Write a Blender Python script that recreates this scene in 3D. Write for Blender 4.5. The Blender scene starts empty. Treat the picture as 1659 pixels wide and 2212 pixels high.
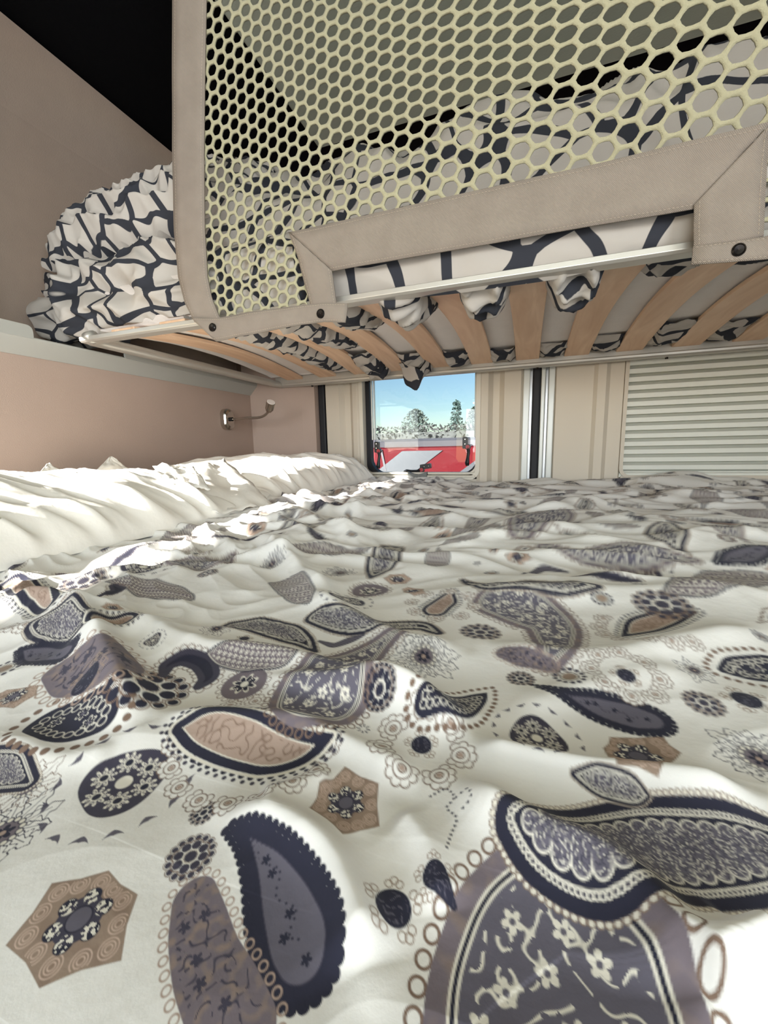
import bpy, math, random
import numpy as np
from mathutils import Matrix, Vector

random.seed(7)
np.random.seed(7)
ZO = 1.6            # camera height above the ground outside; all z below are relative to the camera
scene = bpy.context.scene
COL = scene.collection

# ------------------------------------------------------------------ camera
F = 878.85
RC = np.array([[0.94405307, -0.03174857, 0.32826184],
               [0.32910993, 0.15475056, -0.93152505],
               [-0.02122412, 0.98744331, 0.15654151]])
cd = bpy.data.cameras.new('camera')
cam = bpy.data.objects.new('camera', cd)
COL.objects.link(cam)
cd.sensor_fit = 'HORIZONTAL'
cd.sensor_width = 36.0
cd.lens = F / 1659.0 * 36.0
cd.clip_start = 0.01
cd.clip_end = 500
M4 = Matrix.Identity(4)
for i in range(3):
    for j in range(3):
        M4[i][j] = RC[i][j]
M4[2][3] = ZO
cam.matrix_world = M4
scene.camera = cam

# ------------------------------------------------------------------ world, sun, daylight fill, exposure
scene.view_settings.view_transform = 'Standard'
scene.view_settings.look = 'None'
scene.view_settings.gamma = 1.0
scene.view_settings.use_curve_mapping = False
scene.view_settings.exposure = -0.08

SUN_TO = Vector((-0.475, -0.843, 0.329)).normalized()      # towards the sun: low, behind and to the left
w = bpy.data.worlds.new('sky')
scene.world = w
w.use_nodes = True
nt = w.node_tree
sky = nt.nodes.new('ShaderNodeTexSky')
sky.sky_type = 'NISHITA'
sky.sun_disc = False
sky.sun_elevation = math.asin(SUN_TO.z)
sky.sun_rotation = math.atan2(SUN_TO.x, SUN_TO.y)
sky.altitude = 100
sky.air_density = 1.0
sky.dust_density = 0.2
sky.ozone_density = 2.0
bg = nt.nodes['Background']
nt.links.new(sky.outputs[0], bg.inputs[0])
bg.inputs[1].default_value = 0.30

sd = bpy.data.lights.new('sun_offscreen', 'SUN')
sd.energy = 26.0
sd.angle = math.radians(0.8)
sd.color = (1.0, 0.95, 0.90)
sun = bpy.data.objects.new('sun_offscreen', sd)
COL.objects.link(sun)
sun.rotation_euler = SUN_TO.to_track_quat('Z', 'Y').to_euler()
sun.location = (-3, -5, ZO + 3)

def area(name, loc, aim, sx, sy, power, color):
    l = bpy.data.lights.new(name, 'AREA')
    l.shape = 'RECTANGLE'
    l.size = sx
    l.size_y = sy
    l.energy = power
    l.color = color
    o = bpy.data.objects.new(name, l)
    COL.objects.link(o)
    o.location = (loc[0], loc[1], loc[2] + ZO)
    d = Vector(aim) - Vector(loc)
    o.rotation_euler = (-d).to_track_quat('Z', 'Y').to_euler()
    return o

# area lamps added as daylight fill, facing in; sliding door and windscreen are assumed
area('assumed_door_fill_offscreen', (1.13, -1.10, -0.14), (0.0, -1.10, -0.14), 1.7, 1.25, 74, (0.87, 0.94, 1.0))
area('assumed_windscreen_fill_offscreen', (0.0, -3.15, 0.28), (0.0, 0.0, 0.28), 1.7, 0.75, 60, (0.87, 0.94, 1.0))

# ------------------------------------------------------------------ pixel helpers (photo 1659 x 2212)
CX, CY = 829.5, 1106.0
def ray(px, py):
    return RC @ np.array([px - CX, -(py - CY), -F])
def onz(px, py, z):
    r = ray(px, py); return r * (z / r[2])
def ony(px, py, y):
    r = ray(px, py); return r * (y / r[1])

# ------------------------------------------------------------------ colour helpers
def s2l(c):
    c = c / 255.0
    return c / 12.92 if c <= 0.04045 else ((c + 0.055) / 1.055) ** 2.4
def rgb(r, g, b):
    return np.array([s2l(r), s2l(g), s2l(b)])

# ------------------------------------------------------------------ materials
def new_mat(name):
    m = bpy.data.materials.new(name)
    m.use_nodes = True
    return m, m.node_tree, m.node_tree.nodes['Principled BSDF']

def mat(name, col, rough=0.6, metal=0.0, noise=0.0, nscale=40.0, bump=0.0, bscale=200.0, spec=0.4, sheen=0.0):
    m, t, b = new_mat(name)
    c = rgb(*col)
    b.inputs['Base Color'].default_value = (*c, 1)
    b.inputs['Roughness'].default_value = rough
    b.inputs['Metallic'].default_value = metal
    b.inputs['Specular IOR Level'].default_value = spec
    if sheen:
        b.inputs['Sheen Weight'].default_value = sheen
    tc = t.nodes.new('ShaderNodeTexCoord')
    if noise:
        n = t.nodes.new('ShaderNodeTexNoise')
        n.inputs['Scale'].default_value = nscale
        n.inputs['Detail'].default_value = 4
        t.links.new(tc.outputs['Object'], n.inputs['Vector'])
        mx = t.nodes.new('ShaderNodeMix'); mx.data_type = 'RGBA'
        mx.inputs[6].default_value = (*(c * (1 - noise)), 1)
        mx.inputs[7].default_value = (*np.clip(c * (1 + noise), 0, 1), 1)
        t.links.new(n.outputs['Fac'], mx.inputs[0])
        t.links.new(mx.outputs[2], b.inputs['Base Color'])
    if bump:
        n2 = t.nodes.new('ShaderNodeTexNoise')
        n2.inputs['Scale'].default_value = bscale
        n2.inputs['Detail'].default_value = 3
        t.links.new(tc.outputs['Object'], n2.inputs['Vector'])
        bp = t.nodes.new('ShaderNodeBump')
        bp.inputs['Strength'].default_value = bump
        bp.inputs['Distance'].default_value = 0.002
        t.links.new(n2.outputs['Fac'], bp.inputs['Height'])
        t.links.new(bp.outputs['Normal'], b.inputs['Normal'])
    return m

M = {}
M['wall'] = mat('wall_vinyl', (176, 155, 142), 0.75, noise=0.05, nscale=9, bump=0.25, bscale=500)
M['wall_up'] = mat('wall_felt', (176, 157, 142), 0.9, noise=0.06, nscale=30, bump=0.3, bscale=400)
M['cove'] = mat('cove_felt', (176, 157, 142), 0.9, noise=0.05, nscale=30, bump=0.3, bscale=400)
M['black_felt'] = mat('black_felt', (17, 17, 19), 0.98, spec=0.05, bump=0.3)
M['headliner'] = mat('headliner', (196, 202, 186), 0.9, noise=0.04, nscale=12, bump=0.2)
M['door'] = mat('door_panel', (206, 195, 178), 0.55, noise=0.03, nscale=6, bump=0.12, bscale=900)
M['door_frame'] = mat('window_trim', (214, 206, 190), 0.4)
M['white_metal'] = mat('white_paint', (214, 216, 210), 0.25, spec=0.5)
M['silver'] = mat('silver_paint', (176, 177, 178), 0.3, metal=0.4)
M['rubber'] = mat('black_rubber', (26, 26, 30), 0.6)
M['black_plastic'] = mat('black_plastic', (24, 24, 26), 0.35)
M['red_plastic'] = mat('red_plastic', (170, 50, 58), 0.4)
M['grey_plastic'] = mat('grey_plastic', (110, 110, 106), 0.5)
M['grey_rail'] = mat('grey_powder_coat', (172, 172, 166), 0.45, noise=0.03, nscale=20, spec=0.4)
M['alu'] = mat('aluminium', (190, 186, 178), 0.35, metal=0.55, noise=0.04, nscale=25)
M['chrome'] = mat('satin_chrome', (200, 195, 188), 0.18, metal=1.0)
M['lens'] = mat('lamp_lens', (226, 218, 212), 0.4)
M['net'] = mat('net_cord', (170, 165, 136), 0.85, noise=0.06, nscale=60, bump=0.4, bscale=900, sheen=0.2)
M['stitch'] = mat('stitch_thread', (172, 158, 142), 0.9)
M['snap'] = mat('snap_button', (44, 40, 38), 0.25, metal=0.8)
M['mattress'] = mat('mattress_ticking', (226, 219, 214), 0.9, noise=0.05, nscale=30, bump=0.3, bscale=300)
M['bed_base'] = mat('bed_base', (150, 132, 112), 0.6)
M['floor'] = mat('floor_vinyl', (120, 105, 90), 0.5, noise=0.1, nscale=8)
M['blind'] = mat('pleated_blind', (226, 226, 216), 0.75, noise=0.03, nscale=50)
M['asphalt'] = mat('asphalt', (120, 116, 112), 0.9, noise=0.15, nscale=2)
M['red_paint'] = mat('red_paint', (112, 10, 22), 0.5, spec=0.1)
M['grey_paint'] = mat('grey_paint', (84, 83, 88), 0.4)
M['roof_paint'] = mat('pale_roof', (108, 102, 104), 0.5)
M['bark'] = mat('bark', (120, 112, 104), 0.9)
M['leaf_pale'] = mat('pale_leaves', (112, 120, 110), 0.7, noise=0.25, nscale=3)
M['leaf_dark'] = mat('fir_needles', (92, 112, 106), 0.7, noise=0.3, nscale=3)
M['hedge'] = mat('hedge_leaves', (104, 104, 100), 0.7, noise=0.3, nscale=6)
M['tyre'] = mat('tyre', (25, 25, 25), 0.8)

# birch veneer slats
def wood_mat():
    m, t, b = new_mat('birch_veneer')
    tc = t.nodes.new('ShaderNodeTexCoord')
    mp = t.nodes.new('ShaderNodeMapping')
    mp.inputs['Scale'].default_value = (14, 1.2, 14)
    t.links.new(tc.outputs['Object'], mp.inputs['Vector'])
    oi = t.nodes.new('ShaderNodeObjectInfo')
    ad = t.nodes.new('ShaderNodeVectorMath'); ad.operation = 'ADD'
    t.links.new(mp.outputs[0], ad.inputs[0])
    sc = t.nodes.new('ShaderNodeVectorMath'); sc.operation = 'SCALE'
    sc.inputs[0].default_value = (37, 21, 13)
    t.links.new(oi.outputs['Random'], sc.inputs['Scale'])
    t.links.new(sc.outputs[0], ad.inputs[1])
    n = t.nodes.new('ShaderNodeTexNoise')
    n.inputs['Scale'].default_value = 2.2
    n.inputs['Detail'].default_value = 6
    n.inputs['Distortion'].default_value = 1.2
    t.links.new(ad.outputs[0], n.inputs['Vector'])
    r = t.nodes.new('ShaderNodeValToRGB')
    r.color_ramp.elements[0].position = 0.3
    r.color_ramp.elements[0].color = (*rgb(212, 172, 138), 1)
    r.color_ramp.elements[1].position = 0.7
    r.color_ramp.elements[1].color = (*rgb(236, 203, 172), 1)
    t.links.new(n.outputs['Fac'], r.inputs[0])
    t.links.new(r.outputs[0], b.inputs['Base Color'])
    b.inputs['Roughness'].default_value = 0.5
    return m
M['wood'] = wood_mat()

# woven canvas binding
def canvas_mat():
    m, t, b = new_mat('taupe_canvas')
    tc = t.nodes.new('ShaderNodeTexCoord')
    mp = t.nodes.new('ShaderNodeMapping')
    mp.inputs['Rotation'].default_value = (0, 0.75, 0)
    t.links.new(tc.outputs['Object'], mp.inputs['Vector'])
    wv = t.nodes.new('ShaderNodeTexWave')
    wv.inputs['Scale'].default_value = 230
    wv.inputs['Distortion'].default_value = 0.6
    t.links.new(mp.outputs[0], wv.inputs['Vector'])
    n = t.nodes.new('ShaderNodeTexNoise')
    n.inputs['Scale'].default_value = 25
    n.inputs['Detail'].default_value = 5
    t.links.new(tc.outputs['Object'], n.inputs['Vector'])
    r = t.nodes.new('ShaderNodeMix'); r.data_type = 'RGBA'
    r.inputs[6].default_value = (*rgb(140, 129, 119), 1)
    r.inputs[7].default_value = (*rgb(160, 149, 138), 1)
    t.links.new(n.outputs['Fac'], r.inputs[0])
    r2 = t.nodes.new('ShaderNodeMix'); r2.data_type = 'RGBA'; r2.blend_type = 'MULTIPLY'
    r2.inputs[0].default_value = 0.22
    t.links.new(r.outputs[2], r2.inputs[6])
    t.links.new(wv.outputs['Color'], r2.inputs[7])
    t.links.new(r2.outputs[2], b.inputs['Base Color'])
    bp = t.nodes.new('ShaderNodeBump')
    bp.inputs['Strength'].default_value = 0.35
    bp.inputs['Distance'].default_value = 0.001
    t.links.new(wv.outputs['Fac'], bp.inputs['Height'])
    t.links.new(bp.outputs['Normal'], b.inputs['Normal'])
    b.inputs['Roughness'].default_value = 0.9
    b.inputs['Specular IOR Level'].default_value = 0.2
    return m
M['canvas'] = canvas_mat()

# cell print (off-white rounded cells in dark slate lines), on UV in metres
def cell_mat():
    m, t, b = new_mat('cell_print_cotton')
    uv = t.nodes.new('ShaderNodeUVMap'); uv.uv_map = 'UVMap'
    v = t.nodes.new('ShaderNodeTexVoronoi')
    v.voronoi_dimensions = '2D'
    v.feature = 'DISTANCE_TO_EDGE'
    v.inputs['Scale'].default_value = 13.0
    v.inputs['Randomness'].default_value = 0.62
    t.links.new(uv.outputs[0], v.inputs['Vector'])
    n = t.nodes.new('ShaderNodeTexNoise')
    n.inputs['Scale'].default_value = 9
    t.links.new(uv.outputs[0], n.inputs['Vector'])
    ma = t.nodes.new('ShaderNodeMath'); ma.operation = 'MULTIPLY_ADD'
    ma.inputs[1].default_value = 0.16
    ma.inputs[2].default_value = 0.012
    t.links.new(n.outputs['Fac'], ma.inputs[0])
    gt0 = t.nodes.new('ShaderNodeMath'); gt0.operation = 'SUBTRACT'
    t.links.new(v.outputs['Distance'], gt0.inputs[0])
    t.links.new(ma.outputs[0], gt0.inputs[1])
    v1 = t.nodes.new('ShaderNodeTexVoronoi')
    v1.voronoi_dimensions = '2D'; v1.feature = 'F1'
    v1.inputs['Scale'].default_value = 13.0
    v1.inputs['Randomness'].default_value = 0.62
    t.links.new(uv.outputs[0], v1.inputs['Vector'])
    sb = t.nodes.new('ShaderNodeMath'); sb.operation = 'SUBTRACT'
    sb.inputs[0].default_value = 0.60
    t.links.new(v1.outputs['Distance'], sb.inputs[1])
    gt = t.nodes.new('ShaderNodeMath'); gt.operation = 'MINIMUM'
    t.links.new(gt0.outputs[0], gt.inputs[0])
    t.links.new(sb.outputs[0], gt.inputs[1])
    mr = t.nodes.new('ShaderNodeMapRange')
    mr.inputs['From Min'].default_value = -0.006
    mr.inputs['From Max'].default_value = 0.006
    t.links.new(gt.outputs[0], mr.inputs['Value'])
    mx = t.nodes.new('ShaderNodeMix'); mx.data_type = 'RGBA'
    mx.inputs[6].default_value = (*rgb(54, 56, 63), 1)
    mx.inputs[7].default_value = (*rgb(184, 178, 171), 1)
    t.links.new(mr.outputs[0], mx.inputs[0])
    t.links.new(mx.outputs[2], b.inputs['Base Color'])
    n2 = t.nodes.new('ShaderNodeTexNoise')
    n2.inputs['Scale'].default_value = 60
    n2.inputs['Detail'].default_value = 4
    t.links.new(uv.outputs[0], n2.inputs['Vector'])
    bp = t.nodes.new('ShaderNodeBump')
    bp.inputs['Strength'].default_value = 0.25
    bp.inputs['Distance'].default_value = 0.003
    t.links.new(n2.outputs['Fac'], bp.inputs['Height'])
    t.links.new(bp.outputs['Normal'], b.inputs['Normal'])
    b.inputs['Roughness'].default_value = 0.9
    b.inputs['Specular IOR Level'].default_value = 0.15
    return m
M['cells'] = cell_mat()

def cotton_mat(name, col, attr=None):
    m, t, b = new_mat(name)
    if attr:
        a = t.nodes.new('ShaderNodeAttribute'); a.attribute_name = attr
        t.links.new(a.outputs['Color'], b.inputs['Base Color'])
    else:
        b.inputs['Base Color'].default_value = (*rgb(*col), 1)
    tc = t.nodes.new('ShaderNodeTexCoord')
    n = t.nodes.new('ShaderNodeTexNoise')
    n.inputs['Scale'].default_value = 90
    n.inputs['Detail'].default_value = 6
    t.links.new(tc.outputs['Object'], n.inputs['Vector'])
    bp = t.nodes.new('ShaderNodeBump')
    bp.inputs['Strength'].default_value = 0.18
    bp.inputs['Distance'].default_value = 0.003
    t.links.new(n.outputs['Fac'], bp.inputs['Height'])
    t.links.new(bp.outputs['Normal'], b.inputs['Normal'])
    b.inputs['Roughness'].default_value = 0.92
    b.inputs['Specular IOR Level'].default_value = 0.12
    b.inputs['Sheen Weight'].default_value = 0.08
    return m
M['print'] = cotton_mat('printed_cotton', None, 'print')
M['pillow'] = cotton_mat('cream_cotton', (237, 232, 222))

def glass_mat(name, tint):
    m = bpy.data.materials.new(name)
    m.use_nodes = True
    t = m.node_tree
    for n in list(t.nodes):
        t.nodes.remove(n)
    out = t.nodes.new('ShaderNodeOutputMaterial')
    tr = t.nodes.new('ShaderNodeBsdfTransparent')
    tr.inputs[0].default_value = (*tint, 1)
    gl = t.nodes.new('ShaderNodeBsdfGlossy')
    gl.inputs['Roughness'].default_value = 0.02
    lw = t.nodes.new('ShaderNodeLayerWeight')
    lw.inputs[0].default_value = 0.5
    pw = t.nodes.new('ShaderNodeMath'); pw.operation = 'POWER'
    pw.inputs[1].default_value = 4.0
    t.links.new(lw.outputs['Facing'], pw.inputs[0])
    ma = t.nodes.new('ShaderNodeMath'); ma.operation = 'MULTIPLY_ADD'
    ma.inputs[1].default_value = 0.7
    ma.inputs[2].default_value = 0.03
    ma.use_clamp = True
    t.links.new(pw.outputs[0], ma.inputs[0])
    mx = t.nodes.new('ShaderNodeMixShader')
    t.links.new(ma.outputs[0], mx.inputs[0])
    t.links.new(tr.outputs[0], mx.inputs[1])
    t.links.new(gl.outputs[0], mx.inputs[2])
    t.links.new(mx.outputs[0], out.inputs[0])
    return m
M['glass'] = glass_mat('clear_pane', (0.97, 0.98, 0.98))
M['tinted'] = glass_mat('tinted_acrylic_pane', (0.66, 0.70, 0.71))   # two faces to the pane

# ------------------------------------------------------------------ object helpers
ORIG = {}
def tag(o, label=None, cat=None, group=None, kind=None):
    if label: o['label'] = label
    if cat: o['category'] = cat
    if group: o['group'] = group
    if kind: o['kind'] = kind
    return o

def thing(name, loc, label=None, cat=None, group=None, kind=None):
    o = bpy.data.objects.new(name, None)
    o.empty_display_size = 0.05
    o.location = (loc[0], loc[1], loc[2] + ZO)
    COL.objects.link(o)
    ORIG[o] = np.array([loc[0], loc[1], loc[2]])
    return tag(o, label, cat, group, kind)

def mk(name, V, Fc, m, parent=None, uv=None, smooth=False, origin=None, solid=None, bevel=None, subsurf=0):
    """one mesh object from relative world coordinates"""
    V = np.asarray(V, float)
    if parent is not None:
        o0 = ORIG[parent]
    else:
        o0 = np.array(origin if origin is not None else [V[:, 0].mean(), V[:, 1].mean(), V[:, 2].min()])
    me = bpy.data.meshes.new(name)
    Vl = V - o0
    if isinstance(Fc, np.ndarray):
        nf, k = Fc.shape
        me.vertices.add(len(Vl)); me.vertices.foreach_set('co', Vl.astype(np.float32).ravel())
        me.loops.add(nf * k); me.loops.foreach_set('vertex_index', Fc.astype(np.int32).ravel())
        me.polygons.add(nf)
        me.polygons.foreach_set('loop_start', np.arange(0, nf * k, k, dtype=np.int32))
        me.update(calc_edges=True)
    else:
        me.from_pydata([tuple(v) for v in Vl], [], [tuple(f) for f in Fc])
        me.update()
    if uv is not None:
        uv = np.asarray(uv, np.float32)
        lay = me.uv_layers.new(name='UVMap')
        li = np.zeros(len(me.loops), np.int32)
        me.loops.foreach_get('vertex_index', li)
        lay.data.foreach_set('uv', uv[li].ravel())
    if smooth:
        me.polygons.foreach_set('use_smooth', np.ones(len(me.polygons), bool))
    me.materials.append(m)
    o = bpy.data.objects.new(name, me)
    COL.objects.link(o)
    if parent is not None:
        o.parent = parent
        ORIG[o] = o0
    else:
        o.location = (o0[0], o0[1], o0[2] + ZO)
        ORIG[o] = o0
    if solid:
        md = o.modifiers.new('thickness', 'SOLIDIFY'); md.thickness = solid; md.offset = 0
    if bevel:
        md = o.modifiers.new('bevel', 'BEVEL'); md.width = bevel; md.segments = 2; md.limit_method = 'ANGLE'
    if subsurf:
        md = o.modifiers.new('smooth', 'SUBSURF'); md.levels = subsurf; md.render_levels = subsurf
    return o

class MB:
    """collects shapes into one mesh"""
    def __init__(s): s.v = []; s.f = []
    def add(s, V, Fc):
        n = len(s.v); s.v += [tuple(map(float, p)) for p in V]; s.f += [tuple(i + n for i in f) for f in Fc]; return s
    def box(s, a, b):
        x0, y0, z0 = a; x1, y1, z1 = b
        return s.add([(x0,y0,z0),(x1,y0,z0),(x1,y1,z0),(x0,y1,z0),(x0,y0,z1),(x1,y0,z1),(x1,y1,z1),(x0,y1,z1)],
                     [(0,3,2,1),(4,5,6,7),(0,1,5,4),(1,2,6,5),(2,3,7,6),(3,0,4,7)])
    def prism(s, poly, axis, a, b):
        """poly: 2D list; axis: extrusion axis 0/1/2"""
        n = len(poly); V = []
        for t in (a, b):
            for p in poly:
                q = list(p); q.insert(axis, t); V.append(q)
        Fc = [tuple(range(n))[::-1], tuple(range(n, 2 * n))]
        Fc += [(i, (i + 1) % n, n + (i + 1) % n, n + i) for i in range(n)]
        return s.add(V, Fc)
    def tube(s, P, r, k=10, caps=True):
        P = [Vector(p) for p in P]; n = len(P)
        R = r if isinstance(r, (list, tuple)) else [r] * n
        V = []; up = None
        for i in range(n):
            d = (P[min(i + 1, n - 1)] - P[max(i - 1, 0)]).normalized()
            if up is None:
                up = Vector((0, 0, 1)) if abs(d.z) < 0.9 else Vector((1, 0, 0))
            a = d.cross(up).normalized(); up = a.cross(d).normalized()
            for j in range(k):
                t = 2 * math.pi * j / k
                V.append(P[i] + a * (R[i] * math.cos(t)) + up * (R[i] * math.sin(t)))
        Fc = []
        for i in range(n - 1):
            for j in range(k):
                Fc.append((i*k + j, i*k + (j+1) % k, (i+1)*k + (j+1) % k, (i+1)*k + j))
        if caps:
            Fc.append(tuple(range(k))[::-1]); Fc.append(tuple(range((n-1)*k, n*k)))
        return s.add(V, Fc)
    def build(s, name, m, parent=None, **kw):
        return mk(name, s.v, s.f, m, parent, **kw)

def gridfaces(nu, nv, wrap_u=False):
    i = np.arange(nu if wrap_u else nu - 1)[:, None]; j = np.arange(nv - 1)[None, :]
    i2 = (i + 1) % nu
    a = i * nv + j; b = i2 * nv + j; c = i2 * nv + j + 1; d = i * nv + j + 1
    return np.stack([a, b, c, d], -1).reshape(-1, 4)

def rrect(x0, x1, z0, z1, r, k=6):
    P = []
    for cx, cz, a0 in ((x1 - r, z0 + r, -90), (x1 - r, z1 - r, 0), (x0 + r, z1 - r, 90), (x0 + r, z0 + r, 180)):
        for i in range(k + 1):
            a = math.radians(a0 + 90 * i / k)
            P.append((cx + r * math.cos(a), cz + r * math.sin(a)))
    return P

# ------------------------------------------------------------------ noise
def _hash(ix, iy, seed):
    h = (ix.astype(np.int64) * 374761393 + iy.astype(np.int64) * 668265263 + seed * 974711) & 0x7fffffff
    h = ((h ^ (h >> 13)) * 1274126177) & 0x7fffffff
    return ((h ^ (h >> 16)) & 0xffff) / 65535.0
def perlin(x, y, seed=0):
    x = np.asarray(x, float); y = np.asarray(y, float)
    ix = np.floor(x); iy = np.floor(y); fx = x - ix; fy = y - iy
    ix = ix.astype(np.int64); iy = iy.astype(np.int64)
    def g(dx, dy):
        a = _hash(ix + dx, iy + dy, seed) * 2 * np.pi
        return np.cos(a) * (fx - dx) + np.sin(a) * (fy - dy)
    u = fx*fx*fx*(fx*(fx*6-15)+10); v = fy*fy*fy*(fy*(fy*6-15)+10)
    a = g(0, 0) * (1 - u) + g(1, 0) * u
    b = g(0, 1) * (1 - u) + g(1, 1) * u
    return (a * (1 - v) + b * v) * 1.5
def ridged(x, y, seed=0):
    return 1 - np.abs(perlin(x, y, seed)) * 2
def smooth(e0, e1, x):
    t = np.clip((x - e0) / (e1 - e0), 0, 1); return t * t * (3 - 2 * t)

# ================================================================== THE SETTING
XW = -1.0      # lower left wall face
XU = -1.13     # upper left wall face (recessed above the support rail)
YD = 1.40      # inside face of the rear doors
ZB = -0.126    # top of the lower bed
ZC = 0.95      # ceiling
def struct(o): o['kind'] = 'structure'; return o

# left wall: lower panel, window bay further forward, upper panel
g = thing('wall_left', (XW, 0.5, -1.0), kind='structure')
MB().box((XU - .06, 0.50, -1.0), (XW, 1.36, 0.212)).build('lower_panel', M['wall'], g)
MB().box((XU - .06, 0.50, 0.20), (XU, 1.50, 0.79)).build('upper_panel', M['wall_up'], g)
b = MB()
b.box((XW - .05, -3.2, -1.0), (XW, 0.52, -0.05))
b.box((XW - .05, -3.2, 0.37), (XW, 0.52, ZC + .05))
b.box((XW - .05, 0.47, -0.06), (XW, 0.52, 0.38))
b.box((XW - .05, -3.2, -0.06), (XW, -1.15, 0.38))
b.box((XU - .06, 0.49, -1.0), (XW - .04, 0.52, ZC + .05))
b.build('window_bay', M['wall'], g)
MB().prism([(XU - .02, 0.77), (XU, 0.77), (XU + 0.022, ZC), (XU - .02, ZC + .03)], 1, 0.50, 1.50).build('cove', M['cove'], g)
# side window in the bay (forward of the view)
g = thing('window_2', (XW, -0.35, -0.05), kind='structure')
MB().box((XW - .03, -1.15, -0.05), (XW - .026, 0.47, 0.37)).build('pane', M['glass'], g)
b = MB()
for z in (-0.05, 0.36): b.box((XW - .06, -1.15, z), (XW + .006, 0.47, z + .012))
b.build('frame', M['rubber'], g)

# corner panel between left wall and door
b = MB()
b.prism([(XW - .03, 1.335), (XW + .02, 1.341), (-0.80, 1.372), (-0.752, 1.386), (-0.748, 1.46), (XU - .06, 1.50)], 2, -1.0, 0.90)
struct(b.build('trim_1', M['wall']))

# right wall with the open sliding door bay
b = MB()
b.box((1.10, -0.45, -1.0), (1.16, 1.50, ZC + .05))
b.box((1.10, -3.2, 0.72), (1.16, -0.45, ZC + .05))
b.box((1.10, -3.2, -1.0), (1.16, -1.75, 0.75))
struct(b.build('wall_right', M['wall']))
struct(MB().box((XU - .06, -3.2, -1.05), (1.16, 1.50, -1.0)).build('floor', M['floor']))
g = thing('ceiling', (0, 0, ZC), kind='structure')
MB().box((XU - .06, -3.2, ZC + .01), (1.16, 1.52, ZC + .05)).build('felt_lining', M['black_felt'], g)
MB().box((-0.655, -3.0, ZC - .012), (0.90, 1.312, ZC + .012)).build('headliner_panel', M['headliner'], g, bevel=0.006)

# ---------------------------------------------------------------- rear doors
def plank_profile(prof, z0, z1, y0):
    """door panel: x/depth profile extruded in z; prof = [(x, dy)], dy > 0 goes away from the room"""
    poly = [(x, y0 + d) for x, d in prof] + [(prof[-1][0], y0 + 0.10), (prof[0][0], y0 + 0.10)]
    b = MB(); b.prism(poly, 2, z0, z1); return b

WX0, WX1, WZ0, WZ1 = -0.577, -0.160, -0.112, 0.36
d1 = thing('door_1', (-0.37, YD, -1.0), kind='structure')
# panel left of, right of, under and above the window
plank_profile([(-0.722, .020), (-0.715, .004), (-0.660, .0), (-0.644, .018), (-0.622, .018), (-0.606, 0.0), (WX0 - .012, -.002), (WX0, .004)], -1.0, 0.88, YD).build('panel', M['door'], d1)
plank_profile([(WX1, .004), (WX1 + .012, -.002), (-0.126, .0), (-0.112, .020), (-0.092, .020), (-0.076, .002), (-0.026, .0), (-0.018, .012)], -1.0, 0.88, YD).build('panel', M['door'], d1)
MB().box((WX0, YD + .002, -1.0), (WX1, YD + .10, WZ0)).build('panel', M['door'], d1)
MB().box((WX0, YD + .002, WZ1), (WX1, YD + .10, 0.88)).build('panel', M['door'], d1)
MB().box((-0.019, YD + .004, -1.0), (0.001, YD + .07, 0.88)).build('edge_strip', M['white_metal'], d1, bevel=0.003)
MB().box((0.0005, YD + .018, -1.0), (0.008, YD + .07, 0.88)).build('edge_strip', M['silver'], d1)
MB().box((-0.748, YD + .006, -1.0), (-0.722, YD + .05, 0.88)).build('rubber_seal', M['rubber'], d1, bevel=0.005)

d2 = thing('door_2', (0.4, YD, -1.0), kind='structure')
MB().box((0.008, YD + .012, -1.0), (0.034, YD + .07, 0.88)).build('rubber_seal', M['rubber'], d2, bevel=0.006)
MB().box((0.034, YD + .006, -1.0), (0.046, YD + .07, 0.88)).build('edge_strip', M['white_metal'], d2, bevel=0.003)
MB().box((0.046, YD + .016, -1.0), (0.056, YD + .07, 0.88)).build('edge_strip', M['silver'], d2, bevel=0.002)
MB().box((0.056, YD + .008, -1.0), (0.074, YD + .07, 0.88)).build('edge_strip', M['white_metal'], d2, bevel=0.003)
BX0, BX1, BZ0, BZ1 = 0.268, 0.95, -0.100, 0.36
plank_profile([(0.074, .016), (0.078, .004), (0.165, .0), (0.180, .0), (0.190, -.010), (0.212, -.012), (0.224, .0), (BX0 - .008, .0), (BX0, .012)], -1.0, 0.88, YD).build('panel', M['door'], d2)
MB().box((BX0, YD + .0, -1.0), (1.10, YD + .10, BZ0)).build('panel', M['door'], d2)
MB().box((BX0, YD + .0, BZ1), (1.10, YD + .10, 0.88)).build('panel', M['door'], d2)
MB().box((BX1, YD + .0, BZ0), (1.10, YD + .10, BZ1)).build('panel', M['door'], d2)
# rounded rim round the blind
def rim(x0, x1, z0, z1, r, wdt, y, yb, name, m, parent):
    A = rrect(x0 - wdt, x1 + wdt, z0 - wdt, z1 + wdt, r + wdt); B = rrect(x0, x1, z0, z1, r)
    n = len(A); V = []
    for P, yy in ((A, y + .006), (A, y), (B, y), (B, yb)):
        V += [(p[0], yy, p[1]) for p in P]
    Fc = []
    for l in range(3):
        for i in range(n):
            Fc.append((l*n + i, l*n + (i+1) % n, (l+1)*n + (i+1) % n, (l+1)*n + i))
    return mk(name, V, Fc, m, parent)
rim(BX0 + .004, BX1, BZ0 + .002, BZ1, .022, .010, YD - .004, YD + .05, 'rim', M['door'], d2)

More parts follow.
